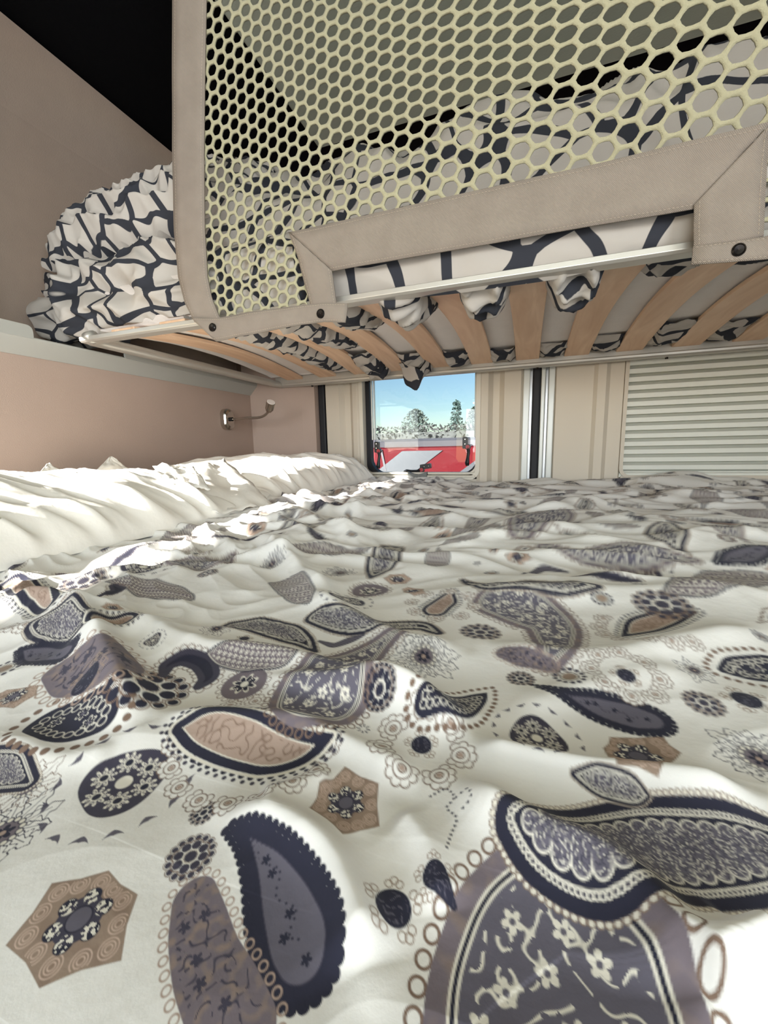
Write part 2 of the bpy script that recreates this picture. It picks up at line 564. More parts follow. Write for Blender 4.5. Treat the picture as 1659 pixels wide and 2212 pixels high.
# pleated blind in the right door
bl = thing('pleated_blind', (0.6, YD + .02, BZ0), 'closed pleated cream blind in the rear door beside the paned window', 'blind')
pitch = 0.0232
V = []; Fc = []; k = 0
z = BZ0 - .004
rows = []
while z < BZ1:
    rows += [(YD + .005, z), (YD + .003, z + .52 * pitch), (YD + .030, z + .98 * pitch)]; z += pitch
for (yy, zz) in rows:
    V += [(BX0 - .004, yy, zz), (BX1 + .004, yy, zz)]
Fc = [(2*i, 2*i+1, 2*i+3, 2*i+2) for i in range(len(rows) - 1)]
mk('pleats', V, Fc, M['blind'], bl, solid=0.0012)
MB().box((BX0 + .002, YD + .008, BZ0 + .001), (BX1 - .002, YD + .026, BZ0 + .014)).build('bottom_bar', M['blind'], bl, bevel=0.003)

# ---------------------------------------------------------------- window 1
w1 = thing('window_1', ((WX0 + WX1) / 2, YD, WZ0), kind='structure')
rim(WX0 + .012, WX1 - .004, WZ0 + .012, WZ1 - .01, .020, .014, YD - .004, YD + .012, 'frame', M['door_frame'], w1)
# inner reveal
rim(WX0 + .010, WX1 - .006, WZ0 + .022, WZ1 - .02, .026, .008, YD + .008, YD + .034, 'reveal', M['door_frame'], w1)
b = MB()
for z, y0 in ((WZ0 + .006, YD - .008), (WZ0 + .016, YD - .001)):
    b.box((WX0 + .006, y0, z), (WX1 - .004, YD + .03, z + .007))
b.build('sill_rail', M['door_frame'], w1, bevel=0.002)
rim(WX0 + .026, WX1 - .003, WZ0 + .018, WZ1 - .03, .055, .045, YD + .030, YD + .062, 'rubber_seal', M['rubber'], w1)
for x in (WX0 + .031, WX0 + .040, WX1 - .013):
    MB().box((x, YD + .030, WZ0 + .14), (x + .005, YD + .042, WZ1 - .03)).build('blind_track', M['white_metal'], w1, bevel=0.0015)
MB().box((WX0 + .030, YD + .060, WZ0 + .02), (WX1 - .014, YD + .064, WZ1 - .02)).build('pane', M['tinted'], w1)

def latch(name, c, ang, label):
    """window latch: block, lever, red button; ang turns the lever in the pane's plane"""
    t = thing(name, (c[0], c[1], c[2]), label, 'latch', 'window latches')
    ca, sa = math.cos(ang), math.sin(ang)
    def q(u, v, y): return (c[0] + u * ca - v * sa, c[1] + y, c[2] + u * sa + v * ca)
    b = MB()
    P = rrect(-.006, .034, -.009, .009, .004, 3)
    b.add([q(p[0], p[1], .012) for p in P] + [q(p[0], p[1], -.004) for p in P],
          [tuple(range(len(P))), tuple(range(len(P), 2*len(P)))[::-1]] + [(i, (i+1) % len(P), len(P) + (i+1) % len(P), len(P) + i) for i in range(len(P))])
    b.build('block', M['black_plastic'], t)
    b = MB()
    pts = [q(0, -.010, -.006), q(-.018, -.013, -.009), q(-.036, -.011, -.012), q(-.054, -.009, -.013), q(-.064, -.010, -.013)]
    b.tube(pts, [.0065, .0055, .0052, .0078, .0055], 8)
    b.tube([q(0, -.010, .002), q(0, -.010, -.011)], .0100, 14)
    lv = b.build('lever', M['black_plastic'], t, smooth=False)
    MB().tube([q(0, -.010, -.010), q(0, -.010, -.0125)], .0068, 14).build('button', M['red_plastic'], lv)
    b = MB()
    for u in (.010, .026): b.tube([q(u, 0, -.004), q(u, 0, -.0058)], .0016, 8)
    b.build('screw', M['chrome'], t)
    return t
latch('window_latch', (-0.527, YD + .030, -0.012), math.pi / 2, 'black window latch with red button by the rubber seal near the wall lamp')
latch('window_latch', (-0.203, YD + .030, -0.004), math.pi / 2, 'black window latch with red button on the pane edge beside the panelled door joint')
latch('window_latch', (-0.358, YD + .036, -0.072), 0.12, 'black window latch lying level above the grey clip on the window sill')
c = (-0.362, YD - .010, -0.112)
P = [(c[0] + .034 * math.cos(a), c[2] + .004 + .034 * math.sin(a) * 0.85) for a in np.linspace(math.pi, 2 * math.pi, 14)]
P = [(-0.396, -0.092)] + P + [(-0.328, -0.092), (-0.345, -0.098), (-0.362, -0.103), (-0.380, -0.098)]
P = [(p[0], p[1] + .006) for p in P]
o = MB().prism(P, 1, c[1] - .006, c[1] + .012).build('blind_clip', M['grey_plastic'])
tag(o, 'small grey plastic clip on the window sill', 'clip')

# ================================================================== OUTSIDE
struct(MB().box((-90, 1.8, -ZO - .1), (60, 140, -ZO)).build('ground', M['asphalt']))
v = thing('parked_van', (-2.2, 6.6, -ZO), 'red vehicle with slanting grey bands and pale roof outside the window', 'vehicle')
b = MB()
b.prism([(6.0, -1.30), (5.96, -0.5), (6.02, -0.02), (6.16, 0.01), (7.9, 0.01), (8.0, -0.1), (8.0, -1.30)], 0, -5.2, 1.2)
b.build('body', M['red_paint'], v)
MB().prism([(6.10, 0.0), (6.22, 0.085), (6.5, 0.13), (7.6, 0.13), (7.9, 0.0)], 0, -5.15, 1.15).build('roof', M['roof_paint'], v)
for x0, wd in ((-2.55, .62), (-1.25, .5), (-3.8, .5)):
    mk('stripe', [(x0, 5.945, -.62), (x0 + wd, 5.945, -.62), (x0 + wd + .75, 6.0, -.06), (x0 + .75, 6.0, -.06)], [(0, 1, 2, 3)], M['grey_paint'], v, solid=.006)
mk('stripe', [(-2.02, 5.945, -.62), (-1.985, 5.945, -.62), (-2.125, 6.0, -.03), (-2.155, 6.0, -.03)], [(0, 1, 2, 3)], M['roof_paint'], v, solid=.008)
for x in (-4.2, 0.2):
    MB().tube([(x, 5.99, -1.28), (x, 6.2, -1.28)], .32, 20).build('wheel', M['tyre'], v)
    MB().tube([(x, 7.8, -1.28), (x, 8.0, -1.28)], .32, 20).build('wheel', M['tyre'], v)

def leaf_cloud(pts, size, rng):
    n = len(pts)
    A = rng.normal(size=(n, 3)); A /= np.linalg.norm(A, axis=1)[:, None]
    B = rng.normal(size=(n, 3)); B -= (B * A).sum(1)[:, None] * A; B /= np.linalg.norm(B, axis=1)[:, None]
    s = size * rng.uniform(.6, 1.3, size=(n, 1))
    V = np.stack([pts + A * s, pts + B * s * .55, pts - A * s, pts - B * s * .55], 1).reshape(-1, 3)
    return V, np.arange(4 * n).reshape(-1, 4)
rng = np.random.default_rng(3)
def tree(x, y, ztop, wid, kind, label, m, seed):
    rng = np.random.default_rng(seed)
    t = thing('tree', (x, y, -ZO), label, 'tree', 'trees beyond the red vehicle')
    h = ztop + ZO
    b = MB(); b.tube([(x, y, -ZO), (x + .05, y, -ZO + h * .5), (x, y, ztop - .2)], [.16, .11, .03], 8)
    for k in range(9):
        zz = -ZO + h * rng.uniform(.35, .85); a = rng.uniform(0, 6.28); L = wid * .3 * (1 - (zz + ZO) / h) + .3
        b.tube([(x, y, zz), (x + L * math.cos(a), y + L * math.sin(a), zz + .35)], [.05, .015], 5)
    b.build('trunk', M['bark'], t)
    if kind == 0:
        n = 1500
        th = rng.uniform(0, 6.28, n); u = rng.uniform(0, 1, n) ** .6; zz = rng.uniform(0, 1, n)
        rad = wid / 2 * np.sqrt(np.clip(1 - zz ** 1.5, 0, 1)) * (0.85 + .3 * rng.random(n))
        pts = np.stack([x + rad * u * np.cos(th), y + rad * u * np.sin(th), -ZO + h * (.38 + .62 * zz)], 1)
    else:
        n = 1700
        tier = rng.integers(0, 9, n) / 9.0; th = rng.uniform(0, 6.28, n); u = rng.random(n)
        rad = wid / 2 * (1 - tier * .8)
        gap = (np.cos(th * 5 + tier * 40) > -.5)
        pts = np.stack([x + rad * u * np.cos(th), y + rad * u * np.sin(th), -ZO + h * (.3 + .7 * tier) - u * .25 * rad + rng.normal(0, .1, n)], 1)[gap]
    V, Fc = leaf_cloud(pts, .16, rng)
    o = mk('crown', V, Fc, m, t); o['kind'] = 'stuff'
tree(-11.85, 45, 4.1, 4.2, 0, 'round pale leafy tree against the sky beyond the red vehicle', M['leaf_pale'], 1)
tree(-7.35, 45, 5.1, 2.6, 1, 'tall sparse fir tree with dark open branches beyond the red vehicle', M['leaf_dark'], 2)
tree(-6.3, 52, 4.7, 2.6, 0, 'pale leafy tree beside the dark fir', M['leaf_pale'], 5)
rng = np.random.default_rng(8)
n = 5200
pts = np.stack([rng.uniform(-24, 6, n), 27 + rng.uniform(-.7, .7, n), -ZO + (1.36 + ZO) * rng.uniform(0, 1, n) ** .7], 1)
V, Fc = leaf_cloud(pts, .15, rng)
hg = thing('hedge', (-8, 27, -ZO), 'sunlit pale hedge behind the red vehicle', 'hedge')
o = mk('foliage', V, Fc, M['hedge'], hg); o['kind'] = 'stuff'
MB().box((-24, 26.6, -ZO), (6, 27.4, .95)).build('core', M['hedge'], hg)

# ================================================================== LOWER BED
bed = thing('lower_bed', (0.05, 0.55, -1.0), 'fixed lower bed across the rear of the van under the paisley duvet', 'bed')
MB().box((XW + .003, -0.30, -1.0), (1.095, 1.385, -0.34)).build('base', M['bed_base'], bed)
MB().box((XW + .005, -0.31, -0.34), (1.09, 1.385, -0.165)).build('mattress', M['mattress'], bed, bevel=0.03)

# ------------------------------------------------------------------ duvet surface
RIDGES = [   # (pixels along the crest, height, width)
    ([(0, 1345), (90, 1325), (165, 1345), (225, 1440), (262, 1520), (300, 1600)], .016, .022),
    ([(250, 1350), (330, 1395), (420, 1420), (560, 1420), (700, 1470), (900, 1530), (1000, 1570)], .009, .020),
    ([(560, 1480), (720, 1520), (830, 1515), (930, 1560), (1010, 1610)], .008, .014),
    ([(330, 1560), (500, 1570), (640, 1580), (800, 1650), (920, 1720)], .006, .014),
    ([(560, 1745), (640, 1720), (720, 1690)], .004, .010),
    ([(480, 1760), (620, 1800), (720, 1880), (770, 2000), (800, 2120)], .0075, .012),
    ([(1010, 1640), (1120, 1660), (1280, 1690), (1450, 1715), (1659, 1745)], .008, .013),
    ([(980, 1700), (1060, 1780), (1180, 1850), (1300, 1900), (1400, 1990), (1460, 2100), (1500, 2212)], .010, .015),
    ([(860, 1770), (930, 1860), (960, 1990)], .004, .010),
    ([(1659, 2080), (1590, 2140), (1520, 2212)], .012, .010),
    ([(1050, 1400), (1200, 1440), (1350, 1440), (1500, 1400), (1659, 1390)], .007, .022),
    ([(650, 1280), (760, 1350), (860, 1400), (1010, 1430)], .009, .022),
    ([(560, 1180), (640, 1230), (720, 1300)], .012, .022),
    ([(600, 1130), (760, 1165), (900, 1150)], .010, .030),
    ([(1000, 1290), (1200, 1300), (1420, 1300), (1659, 1310)], .006, .030),
    ([(900, 1190), (1100, 1165), (1300, 1160), (1500, 1175)], .008, .04),
    ([(1150, 1110), (1300, 1100), (1450, 1090), (1600, 1080)], .010, .05),
    ([(1380, 1060), (1500, 1045), (1659, 1050)], .022, .10),
    ([(0, 1600), (120, 1660), (260, 1640)], .003, .012),
    ([(1100, 1560), (1300, 1490), (1500, 1470)], .004, .02),
    ([(560, 1090), (700, 1100), (830, 1075), (1000, 1085)], .010, .05),
]
_R = []
for P, h, wd in RIDGES:
    Q = np.array([onz(px, py, ZB)[:2] for px, py in P])
    # smooth resample
    tt = np.linspace(0, len(Q) - 1, 6 * len(Q))
    Q = np.stack([np.interp(tt, np.arange(len(Q)), Q[:, k]) for k in (0, 1)], 1)
    for _ in range(6):
        Q[1:-1] = (Q[:-2] + 2 * Q[1:-1] + Q[2:]) / 4
    _R.append((Q, h, wd))

def height(X, Y):
    X = np.asarray(X, float); Y = np.asarray(Y, float)
    sh = X.shape; X = X.ravel(); Y = Y.ravel()
    Z = np.full(X.shape, ZB)
    near = 1 - smooth(.10, .45, Y)
    Z += .012 * perlin(X * 3.1 + 5, Y * 3.7, 1) * smooth(.15, .5, Y + np.abs(X) * .3)
    for Q, h, wd in _R:
        lo = Q.min(0) - 3.5 * wd; hi = Q.max(0) + 3.5 * wd
        ii = np.nonzero((X > lo[0]) & (X < hi[0]) & (Y > lo[1]) & (Y < hi[1]))[0]
        if len(ii) == 0: continue
        x = X[ii]; y = Y[ii]; best = np.full(len(ii), 1e9); tb = np.zeros(len(ii))
        for k in range(len(Q) - 1):
            a = Q[k]; d = Q[k+1] - a; L2 = d @ d + 1e-12
            t = np.clip(((x - a[0]) * d[0] + (y - a[1]) * d[1]) / L2, 0, 1)
            dd = np.hypot(x - a[0] - t * d[0], y - a[1] - t * d[1])
            m = dd < best; best[m] = dd[m]; tb[m] = (k + t[m]) / (len(Q) - 1)
        fade = smooth(0, .18, tb) * (1 - smooth(.82, 1, tb)) * .75 + .25
        Z[ii] += 1.25 * h * fade * (1 / (1 + (best / (wd * .62)) ** 2) ** 1.3)
    # secondary wrinkles, running mostly across the bed
    wx = X + .03 * perlin(X * 9, Y * 9, 4); wy = Y + .03 * perlin(X * 7, Y * 7, 5)
    far = smooth(.18, .55, Y)
    Z += far * .0105 * ridged(wx * 3.2 + wy * 2.0, wy * 11 - wx * 2.5, 6)
    Z += far * .0068 * ridged(wx * 6 - wy * 3, wy * 19 + wx * 4, 7)
    Z += .0016 * ridged(wx * 9 + wy * 6, wy * 16 - wx * 8, 9)
    left = smooth(-.12, -.3, X) * smooth(.1, .2, Y)
    Z += left * .009 * ridged(wx * 7 + wy * 9, wy * 9 - wx * 10, 11)
    Z += left * .0042 * ridged(wx * 22 + wy * 16, wy * 26 - wx * 12, 12)
    Z += .0012 * near * perlin(X * 26, Y * 26, 14)
    return Z.reshape(sh)

def bedpt(px, py):
    r = ray(px, py)
    z = ZB
    for _ in range(10):
        p = r * (z / r[2])
        z = 0.5 * z + 0.5 * float(height(np.array([p[0]]), np.array([p[1]]))[0])
    return (r * (z / r[2]))[:2]

# graded rows and columns: denser where the cloth is nearest
NV, NU = 890, 1060
ys = []
hcam = -ZB
tilt = math.radians(9)
q = np.linspace(np.arcsinh(math.tan(math.atan2(hcam, .03) - tilt)), np.arcsinh(math.tan(math.atan2(hcam, 1.385) - tilt)), 4000)
yf = hcam / np.tan(np.arctan(np.sinh(q)) + tilt)
u0 = np.concatenate([[0], np.cumsum(np.maximum(1, np.diff(yf) / .0013))])      # far rows never too coarse
yrow = np.interp(np.linspace(0, u0[-1], NV - 40), u0, yf)
yrow = np.concatenate([np.linspace(-0.33, yrow[0], 41)[:-1], yrow])
XL, XR = XW + .006, 1.085
# columns: fine where the cloth lies close by, coarser towards the far sides of the bed
yp = np.maximum(yrow, 0)
xl = np.maximum(XL + .04, -.06 - 2.0 * yp); xr = np.minimum(XR - .06, .035 + .56 * yp)
NL, NR = 120, 200; NM = NU - NL - NR
gl = (np.linspace(1, 0, NL + 1)[:-1]) ** 1.7; gr = (np.linspace(0, 1, NR + 1)[1:]) ** 1.7
GX = np.concatenate([xl[:, None] + (XL - xl)[:, None] * gl[None, :],
                     xl[:, None] + (xr - xl)[:, None] * np.linspace(0, 1, NM)[None, :],
                     xr[:, None] + (XR - xr)[:, None] * gr[None, :]], 1)
GY = np.repeat(yrow[:, None], NU, 1)
GZ = height(GX, GY)
edge = np.clip((GY + .33) / .03, 0, 1)
SPX = np.gradient(GX, axis=1); SPY = np.gradient(GY, axis=0)
X = GX.ravel(); Y = GY.ravel(); SP = (0.6 * np.maximum(SPX, SPY) + .4 * np.minimum(SPX, SPY)).ravel()

# ------------------------------------------------------------------ the print, drawn on the flat cloth
CREAM = rgb(232, 229, 223)
NAVY = rgb(46, 46, 60); SLATE = rgb(100, 96, 107); PURP = rgb(118, 108, 114); TAUPE = rgb(152, 132, 116)
BROWN = rgb(126, 104, 90); LIGHT = rgb(224, 218, 204); DGREY = rgb(68, 65, 78); TAN = rgb(172, 150, 136)
COLR = np.repeat(CREAM[None, :], len(X), 0)

def sub(lo, hi):
    return np.nonzero((X > lo[0]) & (X < hi[0]) & (Y > lo[1]) & (Y < hi[1]))[0]
def blend(ii, a, c):
    COLR[ii] += a[:, None] * (c - COLR[ii])
def cov(d, w):                 # coverage of d < 0
    return np.clip(.5 - d / (w * 1.1 + 1e-9), 0, 1)

def px_spine(sp):
    P = []; r = []
    for px, py, rr in sp:
        a = bedpt(px, py)
        k = np.linalg.norm(onz(px + rr, py, ZB)[:2] - onz(px, py, ZB)[:2])
        P.append(a); r.append(k)
    return np.array(P), np.array(r)
def dense(P, r, n=34):
    t = np.linspace(0, len(P) - 1, n)
    Q = np.stack([np.interp(t, np.arange(len(P)), P[:, k]) for k in (0, 1)], 1)
    R = np.interp(t, np.arange(len(P)), r)
    for _ in range(5):
        Q[1:-1] = (Q[:-2] + 2 * Q[1:-1] + Q[2:]) / 4
        R[1:-1] = (R[:-2] + 2 * R[1:-1] + R[2:]) / 4
    return Q, R
def chain_d(ii, Q, R):
    x = X[ii]; y = Y[ii]; d = np.full(len(ii), 1e9)
    for q, r in zip(Q, R):
        d = np.minimum(d, np.hypot(x - q[0], y - q[1]) - r)
    return d
def outline(Q, R, off, step):
    """points along the contour at distance off"""
    d = np.gradient(Q, axis=0); d /= np.linalg.norm(d, axis=1)[:, None] + 1e-12
    n = np.stack([-d[:, 1], d[:, 0]], 1)
    a = Q + n * (R + off)[:, None]; b = (Q - n * (R + off)[:, None])[::-1]
    def cap(c, r, frm, to):
        a0 = math.atan2(*(frm - c)[::-1]); a1 = math.atan2(*(to - c)[::-1])
        while a1 > a0: a1 -= 2 * math.pi
        t = np.linspace(a0, a1, 10)[1:-1]
        return np.stack([c[0] + r * np.cos(t), c[1] + r * np.sin(t)], 1)
    C = np.concatenate([a, cap(Q[-1], R[-1] + off, a[-1], b[0]), b, cap(Q[0], R[0] + off, b[-1], a[0])])
    C = np.concatenate([C, C[:1]])
    L = np.concatenate([[0], np.cumsum(np.linalg.norm(np.diff(C, axis=0), axis=1))])
    m = max(4, int(L[-1] / step))
    t = np.linspace(0, L[-1], m + 1)[:-1]
    O = np.stack([np.interp(t, L, C[:, k]) for k in (0, 1)], 1)
    # settle the points on the true contour, then space them evenly
    for _ in range(4):
        DD = np.hypot(O[:, None, 0] - Q[None, :, 0], O[:, None, 1] - Q[None, :, 1]) - R[None, :]
        k = DD.argmin(1); D = DD[np.arange(len(O)), k]
        g_ = O - Q[k]; g_ /= np.linalg.norm(g_, axis=1)[:, None] + 1e-9
        O = O + g_ * (off - D)[:, None]
    DD = (np.hypot(O[:, None, 0] - Q[None, :, 0], O[:, None, 1] - Q[None, :, 1]) - R[None, :]).min(1)
    keep = []
    for j in range(len(O)):
        if abs(DD[j] - off) > step * .3: continue
        if all(np.hypot(*(O[j] - O[i])) > step * .72 for i in keep): keep.append(j)
    return O[keep]
def nearest(ii, C):
    x = X[ii]; y = Y[ii]; d = np.full(len(ii), 1e9); k = np.zeros(len(ii), int)
    for j, c in enumerate(C):
        e = np.hypot(x - c[0], y - c[1]); m = e < d; d[m] = e[m]; k[m] = j
    return d, k
def rings(ii, C, rad, w, col, fill=None):
    if len(C) == 0: return
    d, _ = nearest(ii, C)
    if fill is not None: blend(ii, cov(d - rad, SP[ii]), fill)
    blend(ii, cov(np.abs(d - rad) - w / 2, SP[ii]), col)
def dots(ii, C, rad, col):
    if len(C) == 0: return
    d, _ = nearest(ii, C); blend(ii, cov(d - rad, SP[ii]), col)
def daisy(ii, c, r, col, ctr=None, n=5, rot=0.0, lw=None):
    dx = X[ii] - c[0]; dy = Y[ii] - c[1]; rr = np.hypot(dx, dy); th = np.arctan2(dy, dx) + rot
    d = rr - r * (.45 + .55 * np.abs(np.cos(n * th / 2)))
    if lw: blend(ii, cov(np.abs(d) - lw / 2, SP[ii]), col)
    else: blend(ii, cov(d, SP[ii]), col)
    if ctr is not None: blend(ii, cov(rr - r * .28, SP[ii]), ctr)
def arabesque(ii, inside, s, col, seed, dash=True):
    x = X[ii] / s; y = Y[ii] / s
    n = np.abs(perlin(x, y, seed)); m = cov((n - .085) * s * .6, SP[ii])
    if dash: m = m * (perlin(x * 2.3, y * 2.3, seed + 1) > -.12)
    blend(ii, m * inside, col)
def bbox(Q, R, ex):
    r = R.max() + ex
    return sub(Q.min(0) - r, Q.max(0) + r)
def scatter_in(Q, R, n, margin, seed, mind):
    r = np.random.default_rng(seed); out = []
    for _ in range(n * 12):
        k = r.integers(0, len(Q)); a = r.uniform(0, 6.28); q = Q[k] + (R[k] - margin) * math.sqrt(r.random()) * np.array([math.cos(a), math.sin(a)])
        if R[k] < margin: continue
        if all(np.hypot(*(q - o)) > mind for o in out): out.append(q)
        if len(out) >= n: break
    return out

_seed = [100]
def nseed(): _seed[0] += 7; return _seed[0]

def paisley(Q, R, style):
    rm = R.max(); sd = nseed(); ii = bbox(Q, R, rm * .8)
    if len(ii) == 0: return
    d = chain_d(ii, Q, R); sp = SP[ii]
    if style == 'scallop':        # dark scalloped rim, grey heart with a vine
        O = outline(Q, R, -rm * .06, rm * .24)
        dn, _ = nearest(ii, O)
        dd = np.minimum(d + rm * .10, dn - rm * .14)
        blend(ii, cov(dd, sp), NAVY)
        dd2 = d + np.maximum(rm * .40, 0)
        blend(ii, cov(dd2, sp), SLATE)
        blend(ii, cov(np.abs(dd2) - rm * .012, sp), DGREY)
        ins = cov(dd2 + rm * .08, sp)
        ln = np.min([np.hypot(X[ii] - q[0], Y[ii] - q[1]) for q in Q[6:-6] + .10 * rm * np.stack([np.sin(np.arange(len(Q) - 12) * .9)] * 2, 1)], 0)
        blend(ii, cov(ln - rm * .03, sp) * ins, NAVY)
        for c in scatter_in(Q, R, 5, rm * .62, sd, rm * .3):
            daisy(ii, c, rm * .13, NAVY, None, 5, sd)
    elif style == 'floral':       # broad taupe rim, double line, slate field full of pale flowers
        O = outline(Q, R, rm * .07, rm * .19)
        rings(ii, O, rm * .065, rm * .028, BROWN)
        blend(ii, cov(d, sp), PURP)
        n = perlin(X[ii] / rm * 6, Y[ii] / rm * 6, sd)
        blend(ii, cov(d, sp) * np.clip(n * .6, 0, .5), TAUPE)
        i1 = d + rm * .17
        blend(ii, cov(i1, sp), LIGHT); blend(ii, cov(i1 + rm * .025, sp), NAVY)
        blend(ii, cov(i1 + rm * .06, sp), LIGHT); blend(ii, cov(i1 + rm * .085, sp), SLATE)
        ins = cov(i1 + rm * .13, sp)
        arabesque(ii, ins, rm * .22, LIGHT, sd)
        jj = ins > 0
        for c in scatter_in(Q, R, 20, rm * .38, sd, rm * .30):
            daisy(ii[jj], c, rm * .10, LIGHT, SLATE, 5, random.random() * 6)
    elif style == 'grey':         # soft grey body with a fringe of open loops
        O = outline(Q, R, rm * .16, rm * .42)
        rings(ii, O, rm * .13, rm * .055, TAN)
        blend(ii, cov(d, sp), PURP)
        n = perlin(X[ii] / rm * 3, Y[ii] / rm * 3, sd)
        blend(ii, cov(d, sp) * np.clip(n, 0, .6), TAUPE)
        ins = cov(d + rm * .2, sp)
        for c in scatter_in(Q, R, 5, rm * .45, sd, rm * .6):
            daisy(ii, c, rm * .2, DGREY, None, 5, 1.0)
        arabesque(ii, ins, rm * .5, DGREY, sd)
    elif style == 'lace':         # navy band, pale chain, speckled scalloped medallion, looped fringe
        O = outline(Q, R, rm * .045, rm * .115)
        rings(ii, O, rm * .05, rm * .018, BROWN, LIGHT)
        blend(ii, cov(d, sp), NAVY)
        O = outline(Q, R, -rm * .26, rm * .085)
        rings(ii, O, rm * .040, rm * .024, LIGHT, DGREY)
        i1 = d + rm * .26
        blend(ii, cov(np.abs(i1 + rm * .055) - rm * .009, sp), LIGHT)
        O = outline(Q, R, -rm * .56, rm * .30)
        dn, _ = nearest(ii, O)
        med = np.minimum(d + rm * .58, dn - rm * .155)
        blend(ii, cov(med, sp), SLATE)
        blend(ii, cov(np.abs(med) - rm * .014, sp), LIGHT)
        arabesque(ii, cov(med + rm * .03, sp), rm * .12, LIGHT, sd)
        arabesque(ii, cov(med + rm * .03, sp), rm * .09, NAVY, sd + 3)
    elif style == 'vine':         # taupe heart in a navy rim, teeth outside
        O = outline(Q, R, rm * .02, rm * .30)
        dots(ii, O, rm * .10, NAVY)
        blend(ii, cov(np.abs(d + rm * .04) - rm * .05, sp), LIGHT)
        blend(ii, cov(d + rm * .10, sp), NAVY)
        blend(ii, cov(d + rm * .40, sp), LIGHT); blend(ii, cov(d + rm * .44, sp), TAN)
        arabesque(ii, cov(d + rm * .52, sp), rm * .34, BROWN, sd, False)
        O = outline(Q, R, rm * .20, rm * .30)
        dots(ii, O, rm * .07, DGREY)
    elif style == 'leaf':         # grey leaf full of small daisies, hatched rim
        blend(ii, cov(d, sp), DGREY)
        O = outline(Q, R, rm * .03, rm * .10)
        dots(ii, O, rm * .032, DGREY)
        blend(ii, cov(d + rm * .07, sp), LIGHT); blend(ii, cov(d + rm * .10, sp), PURP)
        ins = cov(d + rm * .16, sp); s = rm * .24
        gx = np.floor(X[ii] / s + .5 * (np.floor(Y[ii] / s) % 2)); 
        cx = (gx + .5 - .5 * (np.floor(Y[ii] / s) % 2)) * s; cy = (np.floor(Y[ii] / s) + .5) * s
        rr = np.hypot(X[ii] - cx, Y[ii] - cy); th = np.arctan2(Y[ii] - cy, X[ii] - cx)
        blend(ii, cov(rr - s * .40 * (.4 + .6 * np.abs(np.cos(3 * th))), sp) * ins, LIGHT)
        blend(ii, cov(rr - s * .09, sp) * ins, PURP)
    elif style == 'chain':        # dark lobed heart, ring of brown beads
        O = outline(Q, R, -rm * .02, rm * .27)
        dots(ii, O, rm * .095, BROWN)
        i1 = d + rm * .30
        blend(ii, cov(i1, sp), NAVY)
        O = outline(Q, R, -rm * .58, rm * .22)
        rings(ii, O, rm * .10, rm * .025, LIGHT)
        for c in scatter_in(Q, R, 3, rm * .75, sd, rm * .35):
            daisy(ii, c, rm * .16, LIGHT, SLATE, 6, 0, rm * .03)
    elif style == 'curl':
        O = outline(Q, R, rm * .05, rm * .62)
        rings(ii, O, rm * .30, rm * .09, BROWN)
        blend(ii, cov(d, sp), DGREY)
        blend(ii, cov(d + rm * .55, sp), NAVY)
    elif style == 'sprig':
        blend(ii, cov(d, sp), DGREY); blend(ii, cov(d + rm * .25, sp), SLATE)

def rosettes(c, r, n, rr, a0=0.0, a1=2 * math.pi, lw=.05, col=None):
    col = BROWN if col is None else col
    for k in range(n):
        a = a0 + (a1 - a0) * k / n
        q = c + r * np.array([math.cos(a), math.sin(a)])
        rosette(q, rr, a, col)
def rosette(q, rr, a, col):
    ii = sub(q - rr * 1.5, q + rr * 1.5)
    if len(ii) == 0: return
    C = [q + rr * .72 * np.array([math.cos(a + t), math.sin(a + t)]) for t in np.linspace(-2.2, 2.2, 7)]
    rings(ii, C, rr * .30, rr * .085, col, CREAM)
    d = np.hypot(X[ii] - q[0], Y[ii] - q[1])
    blend(ii, cov(d - rr * .60, SP[ii]), CREAM)
    blend(ii, cov(np.abs(d - rr * .56) - rr * .045, SP[ii]), col)
    blend(ii, cov(np.abs(d - rr * .24) - rr * .05, SP[ii]), col)
    blend(ii, cov(d - rr * .17, SP[ii]), TAN)

